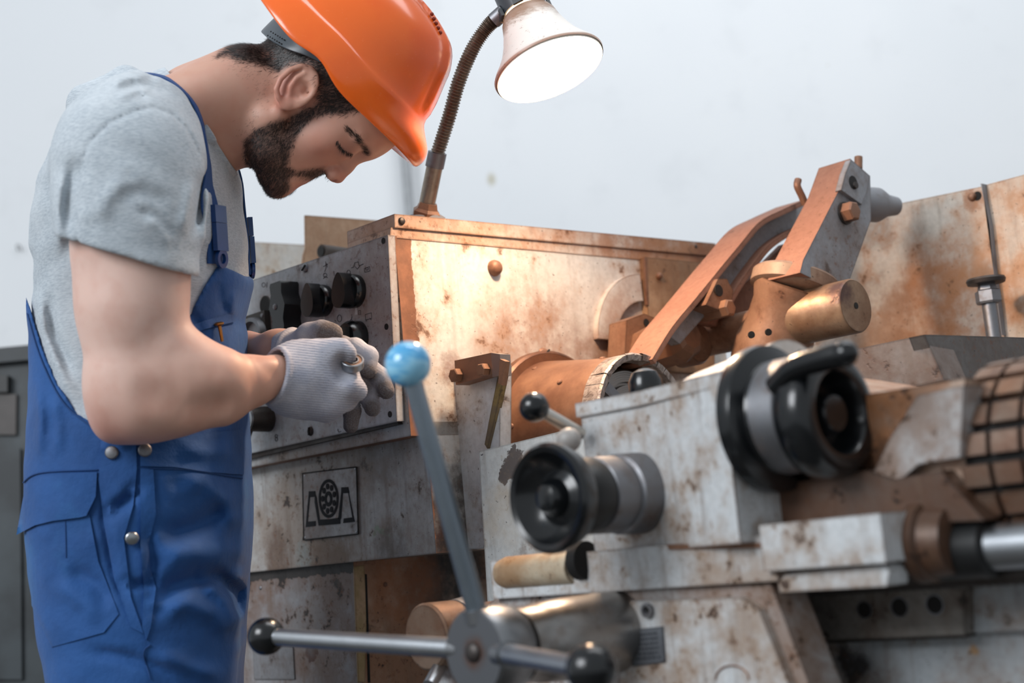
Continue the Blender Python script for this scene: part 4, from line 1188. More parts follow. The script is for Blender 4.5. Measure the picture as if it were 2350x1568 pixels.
def surface_nets(f, lo, hi, h, lip=1.5):
    B = 8
    lo = np.array(lo, float); hi = np.array(hi, float)
    nb = np.ceil((hi - lo) / (h * B)).astype(int)
    # two-level search for the blocks that the surface crosses
    K = 4
    nc = -(-nb // K)
    I = np.stack(np.meshgrid(*[np.arange(n) for n in nc], indexing='ij'), -1).reshape(-1, 3)
    d = f(lo + (I + .5) * h * B * K)
    I = I[np.abs(d) < h * B * K * .87 * lip]
    J = np.stack(np.meshgrid(*[np.arange(K)] * 3, indexing='ij'), -1).reshape(-1, 3)
    I = (I[:, None] * K + J[None]).reshape(-1, 3)
    I = I[(I < nb).all(1)]
    d = f(lo + (I + .5) * h * B)
    I = I[np.abs(d) < h * B * .87 * lip]
    G = np.stack(np.meshgrid(*[np.arange(B + 1)] * 3, indexing='ij'), -1).reshape(-1, 3)
    S = np.empty((len(I), (B + 1) ** 3), np.float32)
    step = 400
    for s in range(0, len(I), step):
        P = lo + (I[s:s + step, None] * B + G[None]) * h
        S[s:s + step] = f(P.reshape(-1, 3)).reshape(-1, (B + 1) ** 3)
    S = S.reshape(-1, B + 1, B + 1, B + 1)
    neg = S < 0
    corners = [(i, j, k) for i in (0, 1) for j in (0, 1) for k in (0, 1)]
    cs = np.stack([neg[:, i:i + B, j:j + B, k:k + B] for i, j, k in corners], -1)
    n_in = cs.sum(-1)
    act = (n_in > 0) & (n_in < 8)
    idx = np.argwhere(act)
    vals = np.stack([S[idx[:, 0], idx[:, 1] + i, idx[:, 2] + j, idx[:, 3] + k] for i, j, k in corners], -1)
    pos = np.zeros((len(idx), 3)); cnt = np.zeros(len(idx))
    C = np.array(corners, float)
    for a in range(8):
        for b in range(a + 1, 8):
            if np.abs(C[a] - C[b]).sum() != 1: continue
            va_, vb_ = vals[:, a], vals[:, b]
            m = (va_ < 0) != (vb_ < 0)
            t = va_[m] / (va_[m] - vb_[m])
            pos[m] += C[a] + (C[b] - C[a]) * t[:, None]; cnt[m] += 1
    pos /= cnt[:, None]
    cell = I[idx[:, 0]] * B + idx[:, 1:]
    V_ = lo + (cell + pos) * h
    N = nb * B + 2
    key = (cell[:, 0] * N[1] + cell[:, 1]) * N[2] + cell[:, 2]
    order = np.argsort(key); ks = key[order]
    def find(c):
        k = (c[:, 0] * N[1] + c[:, 1]) * N[2] + c[:, 2]
        p = np.clip(np.searchsorted(ks, k), 0, len(ks) - 1)
        return np.where(ks[p] == k, order[p], -1)
    quads = []
    for ax in range(3):
        e = [0, 0, 0]; e[ax] = 1
        s0 = vals[:, 0] < 0
        s1 = vals[:, corners.index(tuple(e))] < 0
        m = s0 != s1
        c = cell[m]; flip = s0[m]
        o1, o2 = (ax + 1) % 3, (ax + 2) % 3
        d1 = np.zeros(3, int); d1[o1] = 1
        d2 = np.zeros(3, int); d2[o2] = 1
        q = np.stack([find(c), find(c - d1), find(c - d1 - d2), find(c - d2)], 1)
        ok = (q >= 0).all(1); q = q[ok]; fl = flip[ok]
        q[~fl] = q[~fl][:, ::-1]
        quads.append(q)
    return V_, np.concatenate(quads)


def relax(Vt, Q, n=1, lam=.5):
    E = np.concatenate([Q[:, [0, 1]], Q[:, [1, 2]], Q[:, [2, 3]], Q[:, [3, 0]]])
    for _ in range(n):
        s = np.zeros_like(Vt); c = np.zeros(len(Vt))
        np.add.at(s, E[:, 0], Vt[E[:, 1]]); np.add.at(c, E[:, 0], 1)
        Vt = Vt * (1 - lam) + lam * s / np.maximum(c, 1)[:, None]
    return Vt


def mesh_from(name, Vt, Q, mat, parent, label=None, smooth_n=1, world=True):
    Vt = relax(Vt, Q, smooth_n)
    W = to_world(Vt) - np.array(world_loc(parent)) if parent else to_world(Vt)
    me = bpy.data.meshes.new(name)
    me.vertices.add(len(W)); me.vertices.foreach_set('co', W.astype(np.float32).ravel())
    me.loops.add(Q.size); me.loops.foreach_set('vertex_index', Q.astype(np.int32).ravel())
    me.polygons.add(len(Q)); me.polygons.foreach_set('loop_start', np.arange(0, Q.size, 4, dtype=np.int32))
    me.update(calc_edges=True); me.validate()
    me.polygons.foreach_set('use_smooth', [True] * len(me.polygons))
    o = link(me, name, mat, parent, label)
    return o, Vt


def implicit(name, f, lo, hi, h, mat, parent, label=None, smooth_n=1, lip=1.5):
    Vt, Q = surface_nets(f, lo, hi, h, lip)
    return mesh_from(name, Vt, Q, mat, parent, label, smooth_n) + (Q,)


def bounds(pts, pad):
    A = np.array(pts); return A.min(0) - pad, A.max(0) + pad


# ------------------------------------------------------------------ head frame
hu = np.array([.894, .447, 0.]); hf = np.array([.447, -.894, 0.]); hs = np.array([0, 0, 1.])
HAX = [hf, hu, hs]


def h3(px, py, s=0.): return q3(px, py, DB) + np.array([0, 0, s])     # midplane pixel plus a sideways offset
def n3(px, py, s): return q3(px, py, DB + s)                          # exact pixel at that depth


def sym(P):
    Q = P.copy(); Q[:, 2] = DB - np.abs(Q[:, 2] - DB); return Q


def f_head(P0):
    P = sym(P0)      # near half: s negative
    d = ell(P, h3(783, 172), (.096, .100, .0755), HAX)
    k = .016
    d = smin(d, ell(P, h3(828, 278), (.048, .058, .060), HAX), k)
    d = smin(d, ell(P, h3(724, 322), (.040, .062, .054), HAX), k)
    d = smin(d, ell(P, n3(757, 304, -.044), (.021, .026, .018), HAX), .014)
    jaw = chain(P, [(n3(612, 275, -.050), .021), (n3(616, 345, -.042), .021), (n3(634, 402, -.020), .0185), (h3(640, 420, 0), .0165)], .01)
    d = smin(d, jaw, .022)
    d = smin(d, ell(P, h3(640, 330), (.045, .04, .045), HAX), .02)
    d = smin(d, ell(P, h3(686, 378), (.020, .030, .027), HAX), .012)
    # brow ridge and eye socket
    d = smin(d, cap(P, h3(848, 337), n3(822, 312, -.044), .0085, .008), .010)
    d = smax(d, -ell(P, n3(814, 354, -.031), (.0115, .013, .017), HAX), .012)
    d = smin(d, ell(P, n3(801, 335, -.030), (.0125, .0130, .0145), HAX), .012)
    # upper lid edge (eyes cast down)
    d = smin(d, chain(P, [(n3(771, 322, -.047), .0012), (n3(786, 339, -.044), .0016), (n3(800, 350, -.034), .0018), (n3(806, 352, -.022), .0012)]), .003)
    # nose
    d = smin(d, cap(P, h3(822, 345), h3(795, 382), .0075, .0080), .010)
    d = smin(d, cap(P, h3(797, 380), h3(775, 404), .0078, .0090), .006)
    d = smin(d, ell(P, n3(762, 399, -.0120), (.0080, .0080, .0060), HAX), .007)
    d = smax(d, -ell(P, n3(762, 412, -.0070), (.004, .005, .0032), HAX), .002)
    d = smax(d, -cap(P, n3(748, 388, -.020), n3(770, 385, -.020), .0012, .001), .006)
    # lips, chin
    d = smin(d, ell(P, n3(692, 405, -.004), (.0068, .0050, .021), HAX), .004)
    d = smin(d, ell(P, h3(671, 415, 0), (.0072, .0055, .018), HAX), .004)
    d = smax(d, -cap(P, h3(683, 418, 0), n3(674, 396, -.024), .0010, .0008), .003)
    d = smax(d, -ell(P, h3(722, 412, 0), (.003, .008, .0035), HAX), .005)
    d = smin(d, ell(P, h3(640, 426, 0), (.0125, .016, .018), HAX), .010)
    # ear
    e = ell(P, n3(681, 201, -.080), (.0225, .0305, .0050), [nrm([.62, -.78, -.15]), nrm([.78, .62, 0]), nrm([.15, .0, 1])])
    e = smax(e, -ell(P, n3(689, 206, -.088), (.0110, .0140, .0095), HAX), .003)
    hel = [(654, 242, -.080), (640, 226, -.086), (634, 205, -.089), (644, 181, -.089), (667, 160, -.088), (692, 151, -.086), (713, 158, -.083), (723, 177, -.080), (720, 199, -.077), (708, 206, -.077)]
    e = smin(e, chain(P, [(n3(*p), .0034) for p in hel]), .0028)
    e = smin(e, chain(P, [(n3(700, 168, -.085), .0024), (n3(681, 178, -.086), .0028), (n3(667, 198, -.086), .0028), (n3(664, 219, -.083), .0026)]), .003)
    e = smin(e, ell(P, n3(657, 236, -.081), (.0085, .0075, .0045), HAX), .004)
    e = smin(e, ell(P, n3(697, 218, -.079), (.0045, .0045, .004), HAX), .003)
    e = smax(e, -cap(P, n3(692, 209, -.088), n3(694, 207, -.070), .0042, .003), .002)
    e = smax(e, -cap(P, n3(697, 206, -.088), n3(697, 206, -.068), .0062, .0045), .003)
    e = smin(e, cap(P, n3(690, 205, -.062), n3(678, 205, -.068), .016, .017), .004)
    return smin(d, e, .003)


hlo, hhi = bounds([h3(560, 30), h3(1010, 450)], .02)
hlo[2], hhi[2] = DB - .10, DB + .10
CN = 1.60      # depth of the near arm
# arm stations
NA = dict(sh=q3(292, 350, CN + .01), up=q3(300, 560, CN - .002), lo=q3(302, 760, CN - .01), el=q3(300, 905, CN - .005))


def f_arm(P):
    d = chain(P, [(NA['sh'], .066), (NA['up'], .0580), (q3(302, 700, CN - .008), .0520), (q3(300, 830, CN - .008), .0480)], .02)
    d = smin(d, ell(P, q3(330, 640, CN - .012), (.045, .085, .048)), .02)            # biceps
    d = smin(d, ell(P, q3(268, 650, CN + .004), (.040, .095, .046)), .02)            # triceps
    d = smin(d, cap(P, q3(294, 905, CN - .004), q3(330, 915, CN - .006), .0455, .046), .02)
    d = smin(d, ell(P, q3(262, 975, CN), (.017, .017, .018)), .028)                   # elbow point
    fa = chain(P, [(q3(330, 895, CN - .006), .047), (q3(420, 895, CN - .002), .0465), (q3(500, 893, CN + .012), .0395), (q3(570, 876, CN + .030), .0285), (q3(632, 864, CN + .050), .0225), (q3(655, 867, CN + .060), .0200)], .008)
    d = smin(d, fa, .026)
    d = smin(d, cap(P, q3(390, 800, CN - .012), q3(500, 852, CN - .002), .030, .024), .022)   # brachioradialis
    d = smax(d, -chain(P, [(q3(345, 905, CN - .072), .006), (q3(400, 898, CN - .069), .010), (q3(440, 880, CN - .063), .005)]), .030)
    d = smax(d, -chain(P, [(q3(385, 922, CN - .066), .005), (q3(440, 945, CN - .052), .010), (q3(510, 938, CN - .028), .005)]), .030)
    d = smin(d, ell(P, q3(612, 842, CN + .030), (.011, .008, .010)), .010)             # wrist bone
    return d


def f_fararm(P):
    return smin(chain(P, [(q3(330, 380, 1.99), .06), (q3(340, 640, 2.03), .05), (q3(350, 850, 2.02), .043)], .02),
                chain(P, [(q3(350, 850, 2.02), .043), (q3(450, 836, 1.96), .040), (q3(560, 818, 1.88), .028), (q3(640, 807, 1.82), .0235), (q3(700, 800, 1.79), .023)], .02), .02)


def f_neck(P):
    n = chain(P, [(q3(640, 222, DB), .060), (q3(560, 238, DB), .0640), (q3(470, 275, DB), .0655), (q3(400, 325, DB), .064)], .02)
    Q = sym(P)
    n = smin(n, cap(Q, n3(560, 190, -.030), n3(380, 258, -.085), .034, .040), .03)
    n = smin(n, cap(Q, n3(640, 262, -.062), n3(500, 350, -.020), .010, .012), .014)
    return smin(n, cap(Q, h3(585, 330), h3(560, 345), .012), .02)


def f_body(P):
    d = boxed(P, f_head, hlo, hhi)
    n = f_neck(P)
    d = smin(d, n, .012)
    t = smin(chain(P, [(q3(320, 420, DB), .105), (q3(310, 700, DB), .11), (q3(310, 1000, DB), .11)]),
             cap(P, q3(300, 330, CN + .03), q3(330, 340, 1.97), .06), .03)
    d = smin(d, t, .02)
    al, ah = bounds([q3(170, 280, CN), q3(700, 1010, CN), q3(300, 500, CN + .07)], .08)
    d = smin(d, boxed(P, f_arm, al, ah), .012)
    bl, bh = bounds([q3(300, 300, 2.03), q3(300, 900, 1.79), q3(720, 800, 1.79)], .07)
    return smin(d, boxed(P, f_fararm, bl, bh), .012)


# ------------------------------------------------------------------ torso loft
TOR = np.array([  # y, xl, xr, half width
    (180, 245, 395, .095), (205, 218, 428, .125), (250, 180, 478, .165), (300, 147, 503, .185), (360, 108, 528, .195), (395, 92, 538, .192), (430, 76, 541, .19),
    (500, 58, 550, .182), (560, 52, 558, .175), (650, 52, 560, .168), (700, 54, 550, .165), (735, 56, 542, .163), (765, 58, 548, .162), (850, 58, 552, .160), (960, 54, 552, .163), (1000, 52, 553, .165),
    (1100, 50, 556, .172), (1200, 52, 560, .178), (1300, 60, 555, .178), (1400, 80, 548, .176), (1500, 108, 542, .172), (1600, 140, 536, .168), (1700, 170, 530, .16)], float)
TB = -(TOR[:, 0] - CYP) / 1.025 / FPX * DB
TL, TR_, TW = (TOR[:, 1] - CXP) / 1.045 / FPX * DB, (TOR[:, 2] - CXP) / FPX * DB, TOR[:, 3]


def loft(P, grow=0., ex=2.35):
    b = P[:, 1]
    xl = np.interp(-b, -TB, TL) - grow; xr = np.interp(-b, -TB, TR_) + grow; w = np.interp(-b, -TB, TW) + grow
    u = (P[:, 0] - (xl + xr) / 2) / ((xr - xl) / 2); v = (P[:, 2] - DB) / w
    r = (np.abs(u) ** ex + np.abs(v) ** ex + 1e-9) ** (1 / ex)
    m = np.minimum((xr - xl) / 2, w)
    d = (r - 1) * m
    return smax(d, b - TB[0] - grow, .05)


SHF = [  # shirt folds
    ([(215, 520), (240, 460), (300, 400)], .004, 22), ([(400, 570), (370, 520), (330, 490)], .003, 16), ([(415, 550), (430, 480), (445, 400)], .004, 14),
    ([(440, 560), (455, 470), (462, 380)], -.006, 12), ([(470, 600), (478, 500), (480, 400)], .004, 12), ([(190, 500), (178, 420), (190, 350)], -.004, 16),
    ([(165, 560), (157, 450), (175, 340)], -.006, 15), ([(140, 600), (130, 480), (150, 380)], .005, 14),
    ([(85, 640), (100, 760), (150, 880), (200, 950)], .004, 14), ([(105, 660), (125, 770), (175, 880)], -.005, 12), ([(70, 560), (80, 640), (75, 700)], -.003, 16),
     ([(250, 450), (330, 440), (400, 470)], -.003, 18), ([(300, 470), (360, 500), (410, 560)], -.0035, 11),
    ([(240, 200), (300, 175), (350, 180)], .006, 14), ([(260, 225), (310, 212), (350, 205)], .003, 8), ([(300, 220), (320, 214), (330, 230)], -.003, 6)]
SEAM = [(178, 560), (174, 470), (182, 400), (200, 335), (250, 283), (310, 256), (350, 246), (395, 262), (432, 300), (455, 350)]


def f_shirt_solid(P):
    d = loft(P)
    s = chain(P, [(q3(303, 356, CN + .040), .080), (q3(293, 368, CN + .012), .0740), (q3(296, 400, CN + .006), .0745), (q3(298, 480, CN - .006), .0725), (q3(300, 610, CN - .012), .0725)], .02)
    # sleeve end: slanting hem
    hem = (P - q3(300, 592, CN)) @ nrm([-.30, -1., 0.])
    s = smax(s, hem, .004)
    d = smin(d, s, .022)
    sf = cap(P, q3(330, 350, 1.96), q3(345, 600, 2.02), .076, .066)
    sf = smax(sf, (P - q3(340, 570, 2.0)) @ nrm([-.16, -1., 0.]), .004)
    d = smin(d, sf, .022)
    # peak of cloth behind the neck
    d = smin(d, chain(P, [(q3(215, 250, DB + .02), .034), (q3(292, 192, DB + .03), .020), (q3(350, 212, DB + .02), .018)], .01), .03)
    d = smin(d, cap(P, q3(405, 240, DB), q3(330, 290, CN + .07), .034, .052), .03)
    return d


def f_shirt(P):
    d = f_shirt_solid(P) - folds(P, SHF) * 1.15
    x, y = scr(P)
    k = (x < 560) & (y > 150) & (y < 620) & (P[:, 2] < DB)
    if k.any(): d[k] += .0028 * np.exp(-(polyd(x[k], y[k], SEAM) / 3.5) ** 2)
    # weave-scale irregularity
    d += .0011 * np.sin(P[:, 0] * 61 + 3 * np.sin(P[:, 1] * 33)) * np.sin(P[:, 1] * 48 + P[:, 2] * 40)
    # hollow the sleeve around the arm
    al, ah = bounds([q3(170, 500, CN), q3(450, 640, CN)], .08)
    hole = boxed(P, lambda Q: smax(f_arm(Q) - .0035, -((Q - q3(300, 550, CN)) @ nrm([-.30, -1., 0.])), .002), al, ah)
    d = smax(d, np.minimum((P - q3(300, 592, CN)) @ nrm([-.30, -1., 0.]), 1.619 - P[:, 2]), .003)
    d = smax(d, -hole, .002)
    return np.maximum(d, -(P[:, 1] - q3(0, 1060, DB)[1]))


# ------------------------------------------------------------------ overalls
GX = np.array([-50, 40, 60, 78, 98, 132, 180, 240, 300, 345, 385, 415, 440, 470, 500, 525, 560, 580, 640], float)
GY = np.array([640, 642, 680, 735, 800, 880, 950, 990, 985, 930, 850, 765, 712, 655, 606, 615, 634, 645, 650], float)
OVF = [
    ([(352, 1235), (430, 1215), (500, 1180), (548, 1190)], -.009, 24), ([(355, 1290), (440, 1270), (500, 1268), (545, 1300)], .008, 30), ([(352, 1385), (400, 1345), (450, 1330), (500, 1345)], -.009, 20), ([(360, 1410), (430, 1385), (500, 1410), (540, 1470)], .007, 22),
    ([(452, 1338), (490, 1356), (522, 1388), (538, 1425), (528, 1455)], .008, 13), ([(458, 1322), (505, 1322), (545, 1362), (556, 1420)], -.009, 17), ([(340, 1200), (352, 1290), (345, 1390)], -.005, 12),
    ([(400, 1110), (470, 1105), (520, 1150), (540, 1240)], .007, 26), ([(255, 1175), (290, 1150), (310, 1125)], -.007, 14), ([(290, 1340), (330, 1345), (350, 1330)], -.006, 12),
    ([(150, 1300), (220, 1340), (260, 1400)], -.004, 16), ([(120, 1330), (200, 1390), (230, 1440)], .003, 18), ([(180, 1490), (300, 1510), (420, 1560)], -.005, 14), ([(340, 1490), (430, 1530), (540, 1560)], .005, 18),
    ([(230, 1100), (240, 1200), (262, 1320), (310, 1440)], -.004, 9), ([(85, 860), (95, 960), (90, 1060)], .004, 12), ([(120, 900), (135, 980), (130, 1060)], .003, 12),
    ([(230, 1020), (260, 1015), (300, 1030)], .003, 10), ([(420, 700), (450, 740), (470, 790)], -.004, 14), ([(500, 640), (505, 690), (520, 730)], -.003, 9), ([(540, 660), (535, 700), (540, 730)], .003, 9),
    ([(470, 800), (520, 860), (550, 930)], -.004, 18), ([(400, 1025), (470, 1040), (550, 1035)], .003, 16)]
GD = nrm(to_cam(CAMn + np.array([0, 0, -1.])) )


def leg_pts(c, px):
    top = q3(px, 1440, c)
    L_ = top + GD * .34; F_ = top + GD * .70
    return top, L_, F_


def f_over(P):
    d = loft(P, .0055)
    for c in (1.715, 1.885):
        t_, k_, f_ = leg_pts(c, 325)
        d = smin(d, chain(P, [(t_, .105), (k_, .085), (f_, .082)], .03), .03)
    h = (P - q3(300, 1440, DB)) @ GD
    d = np.maximum(d, h - .69)
    # crotch gap below the frame
    d = d - folds(P, OVF) * 1.25
    x = CXP + P[:, 0] / DB * FPX; y = CYP - P[:, 1] / DB * FPX
    xs = CXP + P[:, 0] / P[:, 2] * FPX; ys = CYP - P[:, 1] / P[:, 2] * FPX
    near = P[:, 2] < DB
    xx = np.where(near, xs, x); yy = np.where(near, ys, y)
    g = (np.interp(xx, GX, GY) - yy) / FPX * DB * .75
    d = smax(d, g, .002)
    d += .0008 * np.sin(P[:, 0] * 75 + 2 * np.sin(P[:, 1] * 43)) * np.sin(P[:, 1] * 57)
    return d


# ------------------------------------------------------------------ gloves
def fing(P, pts, k=.004): return chain(P, [(q3(*p[:3]), p[3]) for p in pts], k)


def f_glove_near(P):
    c0 = 1.668
    # cuff and back of the hand
    d = chain(P, [(q3(634, 864, CN + .050), .0300), (q3(662, 870, CN + .062), .0320)], .01)
    palm = ell(P, q3(722, 872, c0 + .012), (.052, .0420, .0285), [nrm([1, .05, .25]), nrm([-.05, 1, 0]), nrm([-.25, 0, 1])])
    d = smin(d, palm, .030)
    d = smin(d, cap(P, q3(680, 830, c0 + .006), q3(765, 812, c0 + .008), .021, .0165), .014)
    d = smin(d, cap(P, q3(670, 900, c0 + .004), q3(750, 925, c0 + .010), .023, .0185), .016)
    # index finger: forward along the top, then curls down into the ring
    d = smin(d, fing(P, [(765, 812, c0 + .006, .0150), (785, 802, c0 + .002, .0115), (796, 811, c0 + .000, .0100), (797, 830, c0 + .010, .0090)]), .008)
    # middle finger: bent knuckle below the ring
    d = smin(d, fing(P, [(758, 875, c0 + .006, .0165), (798, 888, c0 + .004, .0135), (818, 897, c0 + .014, .0115), (806, 908, c0 + .032, .0095)]), .010)
    # ring and little fingers folded under
    d = smin(d, fing(P, [(748, 905, c0 + .010, .0160), (780, 918, c0 + .012, .0125), (794, 922, c0 + .026, .0105), (776, 930, c0 + .040, .0090)]), .008)
    d = smin(d, fing(P, [(728, 930, c0 + .012, .0135), (752, 944, c0 + .018, .0110), (760, 945, c0 + .034, .0090), (745, 940, c0 + .044, .0080)]), .008)
    # thumb behind, reaching the ring from below
    d = smin(d, fing(P, [(715, 850, c0 + .030, .0150), (765, 850, c0 + .046, .0125), (796, 862, c0 + .044, .0105)]), .008)
    d = smax(d, -ell(P, q3(788, 845, c0 - .012), (.0100, .016, .012)), .008)
    # rolled cuff
    ax = nrm(q3(662, 868, CN + .064) - q3(600, 856, CN + .044))
    e0 = q3(632, 863, CN + .050)
    rr = P - e0; h = rr @ ax; rad = np.linalg.norm(rr - np.outer(h, ax), axis=1)
    d = smin(d, np.hypot(h, rad - .0292) - .0030, .003)
    d = smax(d, -(h + .0025), .001)
    hole = cap(P, q3(600, 856, CN + .044), q3(650, 863, CN + .056), .0275)
    d = smax(d, np.minimum((P - q3(300, 592, CN)) @ nrm([-.30, -1., 0.]), 1.619 - P[:, 2]), .003)
    d = smax(d, -hole, .002)
    # knit ribs
    ph = (P[:, 1] + .12 * (P[:, 0] + .3)) * 2 * math.pi / .0028
    return d + .00045 * np.sin(ph) * (P[:, 2] < c0 + .02)


def f_glove_far(P):
    c1 = 1.775
    d = chain(P, [(q3(662, 806, c1 + .025), .0255), (q3(700, 812, c1 + .012), .027)], .01)
    d = smin(d, ell(P, q3(765, 850, c1 + .008), (.046, .044, .022), [nrm([.9, -.35, 0]), nrm([.35, .9, 0]), [0, 0, 1]]), .024)
    # thumb on top
    d = smin(d, fing(P, [(690, 800, c1 + .004, .0180), (712, 775, c1 - .010, .0178), (740, 767, c1 - .016, .0165), (762, 766, c1 - .018, .0128)]), .012)
    # index to little finger
    d = smin(d, fing(P, [(770, 810, c1 + .002, .0150), (815, 800, c1 - .004, .0125), (845, 818, c1 - .012, .0118), (844, 850, c1 - .020, .0102)]), .007)
    d = smin(d, fing(P, [(780, 835, c1 + .006, .0145), (840, 838, c1 + .004, .0122), (872, 866, c1 - .002, .0115), (887, 898, c1 - .008, .0098)]), .006)
    d = smin(d, fing(P, [(775, 862, c1 + .010, .0140), (828, 880, c1 + .006, .0118), (846, 908, c1, .0112), (855, 938, c1 - .006, .0098)]), .006)
    d = smin(d, fing(P, [(760, 885, c1 + .010, .0135), (795, 912, c1 + .004, .0112), (808, 945, c1, .0104), (805, 978, c1 - .004, .0090)]), .006)
    ax = nrm(q3(700, 812, c1 + .012) - q3(650, 806, c1 + .03))
    e0 = q3(668, 806, c1 + .022)
    rr = P - e0; h = rr @ ax; rad = np.linalg.norm(rr - np.outer(h, ax), axis=1)
    d = smin(d, np.hypot(h, rad - .0265) - .003, .003)
    ph = (P[:, 0] * .55 + P[:, 1] * .83) * 2 * math.pi / .0028
    return d + .00028 * np.sin(ph)


# ------------------------------------------------------------------ materials
t = NT('skin')
at_ = t.n('VertexColor', _layer_name='skin_col')
n1 = t.noise(420, 3, .6); n2 = t.noise(38, 4, .5)
sk = t.mix(t.math('MULTIPLY', t.ramp(n2, .4, .7), .25), at_.outputs[0], (.52, .22, .15))
skinm = t.out(sk, t.math('ADD', .42, t.math('MULTIPLY', n1, .2)), 0, t.bump(n1, .10, .0006), Subsurface_Weight=.12, Subsurface_Scale=.008)
skinm.node_tree.nodes['Principled BSDF'].inputs['Subsurface Radius'].default_value = (1, .35, .2)
t = NT('heather_grey_cotton')
h1 = t.noise(1, 4, .65, stretch=(150, 150, 900)); h2 = t.noise(900, 2); h3_ = t.noise(14, 4, .5)
hc = t.mix(t.ramp(h1, .38, .66), lin('#bac2c8'), lin('#9aa4ad'))
hc = t.mix(t.math('MULTIPLY', t.ramp(h3_, .4, .7), .25), hc, lin('#d5dade'))
shirtm = t.out(hc, .9, 0, t.bump(h2, .25, .0006, t.bump(h3_, .35, .004)), Sheen_Weight=.15)
t = NT('blue_workwear_twill')
b1 = t.noise(1, 2, .5, stretch=(700, 700, 700)); b2 = t.noise(10, 5, .6); b3 = t.noise(45, 5, .6)
bc = t.mix(t.ramp(b2, .35, .7), lin('#1b5190'), lin('#14457f'))
bc = t.mix(t.math('MULTIPLY', t.ramp(t.noise(6, 5, .6), .55, .7), .35), bc, lin('#2f72a8'))
overm = t.out(bc, .8, 0, t.bump(b1, .25, .0005, t.bump(t.math('ADD', b3, b2), .35, .005)), Sheen_Weight=.1)
t = NT('navy_webbing')
navym = t.out(t.mix(t.noise(600, 2), lin('#174a86'), lin('#123c72')), .7, 0, t.bump(t.noise(800, 2), .3, .0005))
buckm = plain('blue_plastic_buckle', '#16407c', .3)
t = NT('knitted_cotton_glove')
g1 = t.noise(700, 3); g2 = t.noise(30, 5, .6)
dirtm = t.n('Attribute', _attribute_name='soil')
gc = t.mix(t.ramp(g2, .35, .7), lin('#b2b3bd'), lin('#9a9dab'))
gc = t.mix(t.math('MULTIPLY', dirtm.outputs[2], t.ramp(g1, .3, .6, .8, 1.)), gc, lin('#4d423d'))
glovem = t.out(gc, .9, 0, t.bump(g1, .4, .0006))

# ------------------------------------------------------------------ person root
foot = to_world(np.array([leg_pts(DB, 325)[2]]))[0]
man = thing('person', 'man in orange hard hat, grey t-shirt and blue overalls bending over the lathe controls', 'person', (foot[0], foot[1], 0))
import time as _t
_t0 = _t.time()
body, BV, BQ = implicit('body', f_body, q3(40, 1060, 1.9) + [-.02, 0, -.45], [q3(1015, 0, 1.9)[0], q3(0, -40, 1.9)[1] + .03, 2.12], .0018, skinm, man)
# skin colours --------------------------------------------------------
def color_attr(o, name, C):
    a = o.data.color_attributes.new(name, 'FLOAT_COLOR', 'POINT')
    a.data.foreach_set('color', np.concatenate([C, np.ones((len(C), 1))], 1).astype(np.float32).ravel())


def blob(P, c, r): return np.exp(-(np.linalg.norm(P - c, axis=1) / r) ** 2)


HAIR = [(500, 130), (545, 92), (610, 30), (1000, 0), (900, 220), (800, 262), (768, 262), (738, 238), (728, 180), (706, 146), (668, 146), (640, 165), (600, 150), (556, 140), (525, 128)]
BEARD = [(784, 250), (750, 262), (722, 268), (704, 284), (684, 312), (668, 346), (662, 380), (680, 392), (700, 389), (742, 384), (753, 403), (738, 411), (706, 410), (690, 400), (672, 402), (664, 414), (668, 432), (655, 450), (637, 458), (612, 456), (590, 432), (574, 398), (560, 362), (560, 322), (585, 296), (621, 280), (660, 268), (704, 248), (735, 232)]
SP = sym(BV)
sx_, sy_ = scr(SP)
face = (BV[:, 0] > q3(520, 0, DB)[0]) & (BV[:, 1] > q3(0, 470, DB)[1])
def soft_in(x, y, poly, w):
    d = polyd(x, y, poly + [poly[0]]); s = np.where(inpoly(x, y, poly), d, -d)
    return ramp(s, -w, w)
base = np.array(lin('#c79a86')[:3]); pale = np.array(lin('#dcb9ab')[:3]); red = np.array(lin('#c0705f')[:3]); dk = np.array(lin('#241a18')[:3])
C = np.tile(base, (len(BV), 1))
armm = (BV[:, 2] < 1.72) & (BV[:, 1] < q3(0, 450, 1.6)[1])
C[armm] = pale
def tint(c, r, col, k):
    global C
    w_ = (blob(SP if c[2] > 1.7 else BV, c, r) * k)[:, None]; C = C * (1 - w_) + np.array(col) * w_
tint(q3(262, 975, CN - .02), .035, red, .55)
for _q, _r, _k in (((600, 860, 1.63), .06, .6), ((480, 900, 1.60), .07, .4), ((380, 960, 1.58), .05, .3)): tint(q3(*_q), _r, np.array(lin('#b97a58')[:3]), _k)
tint(n3(655, 200, -.085), .020, red, .6); tint(n3(640, 240, -.08), .012, red, .4)
tint(h3(775, 410), .016, red, .5); tint(n3(740, 340, -.05), .035, red, .3)
tint(h3(690, 416), .008, np.array(lin('#b0604f')[:3]), .9); tint(h3(668, 422), .009, np.array(lin('#b0604f')[:3]), .9)
tint(n3(800, 345, -.045), .012, np.array(lin('#7d5248')[:3]), .55)
rr_ = np.random.RandomState(3)
hm = np.zeros(len(BV)); bm_ = np.zeros(len(BV))
hm[face] = soft_in(sx_[face], sy_[face], HAIR, 12)
bm_[face] = soft_in(sx_[face], sy_[face], BEARD, 8)
earw = np.exp(-(np.linalg.norm(SP - n3(682, 200, -.084), axis=1) / .030) ** 6)
hm *= (1 - earw)
w_ = (hm * .93)[:, None]; C = C * (1 - w_) + dk * w_
w_ = (bm_ * .72 * (1 - earw))[:, None]; C = C * (1 - w_) + dk * w_
EBROW = [(846, 352), (838, 338), (822, 318), (800, 300)]
k = face & (polyd(sx_, sy_, EBROW) < 9)
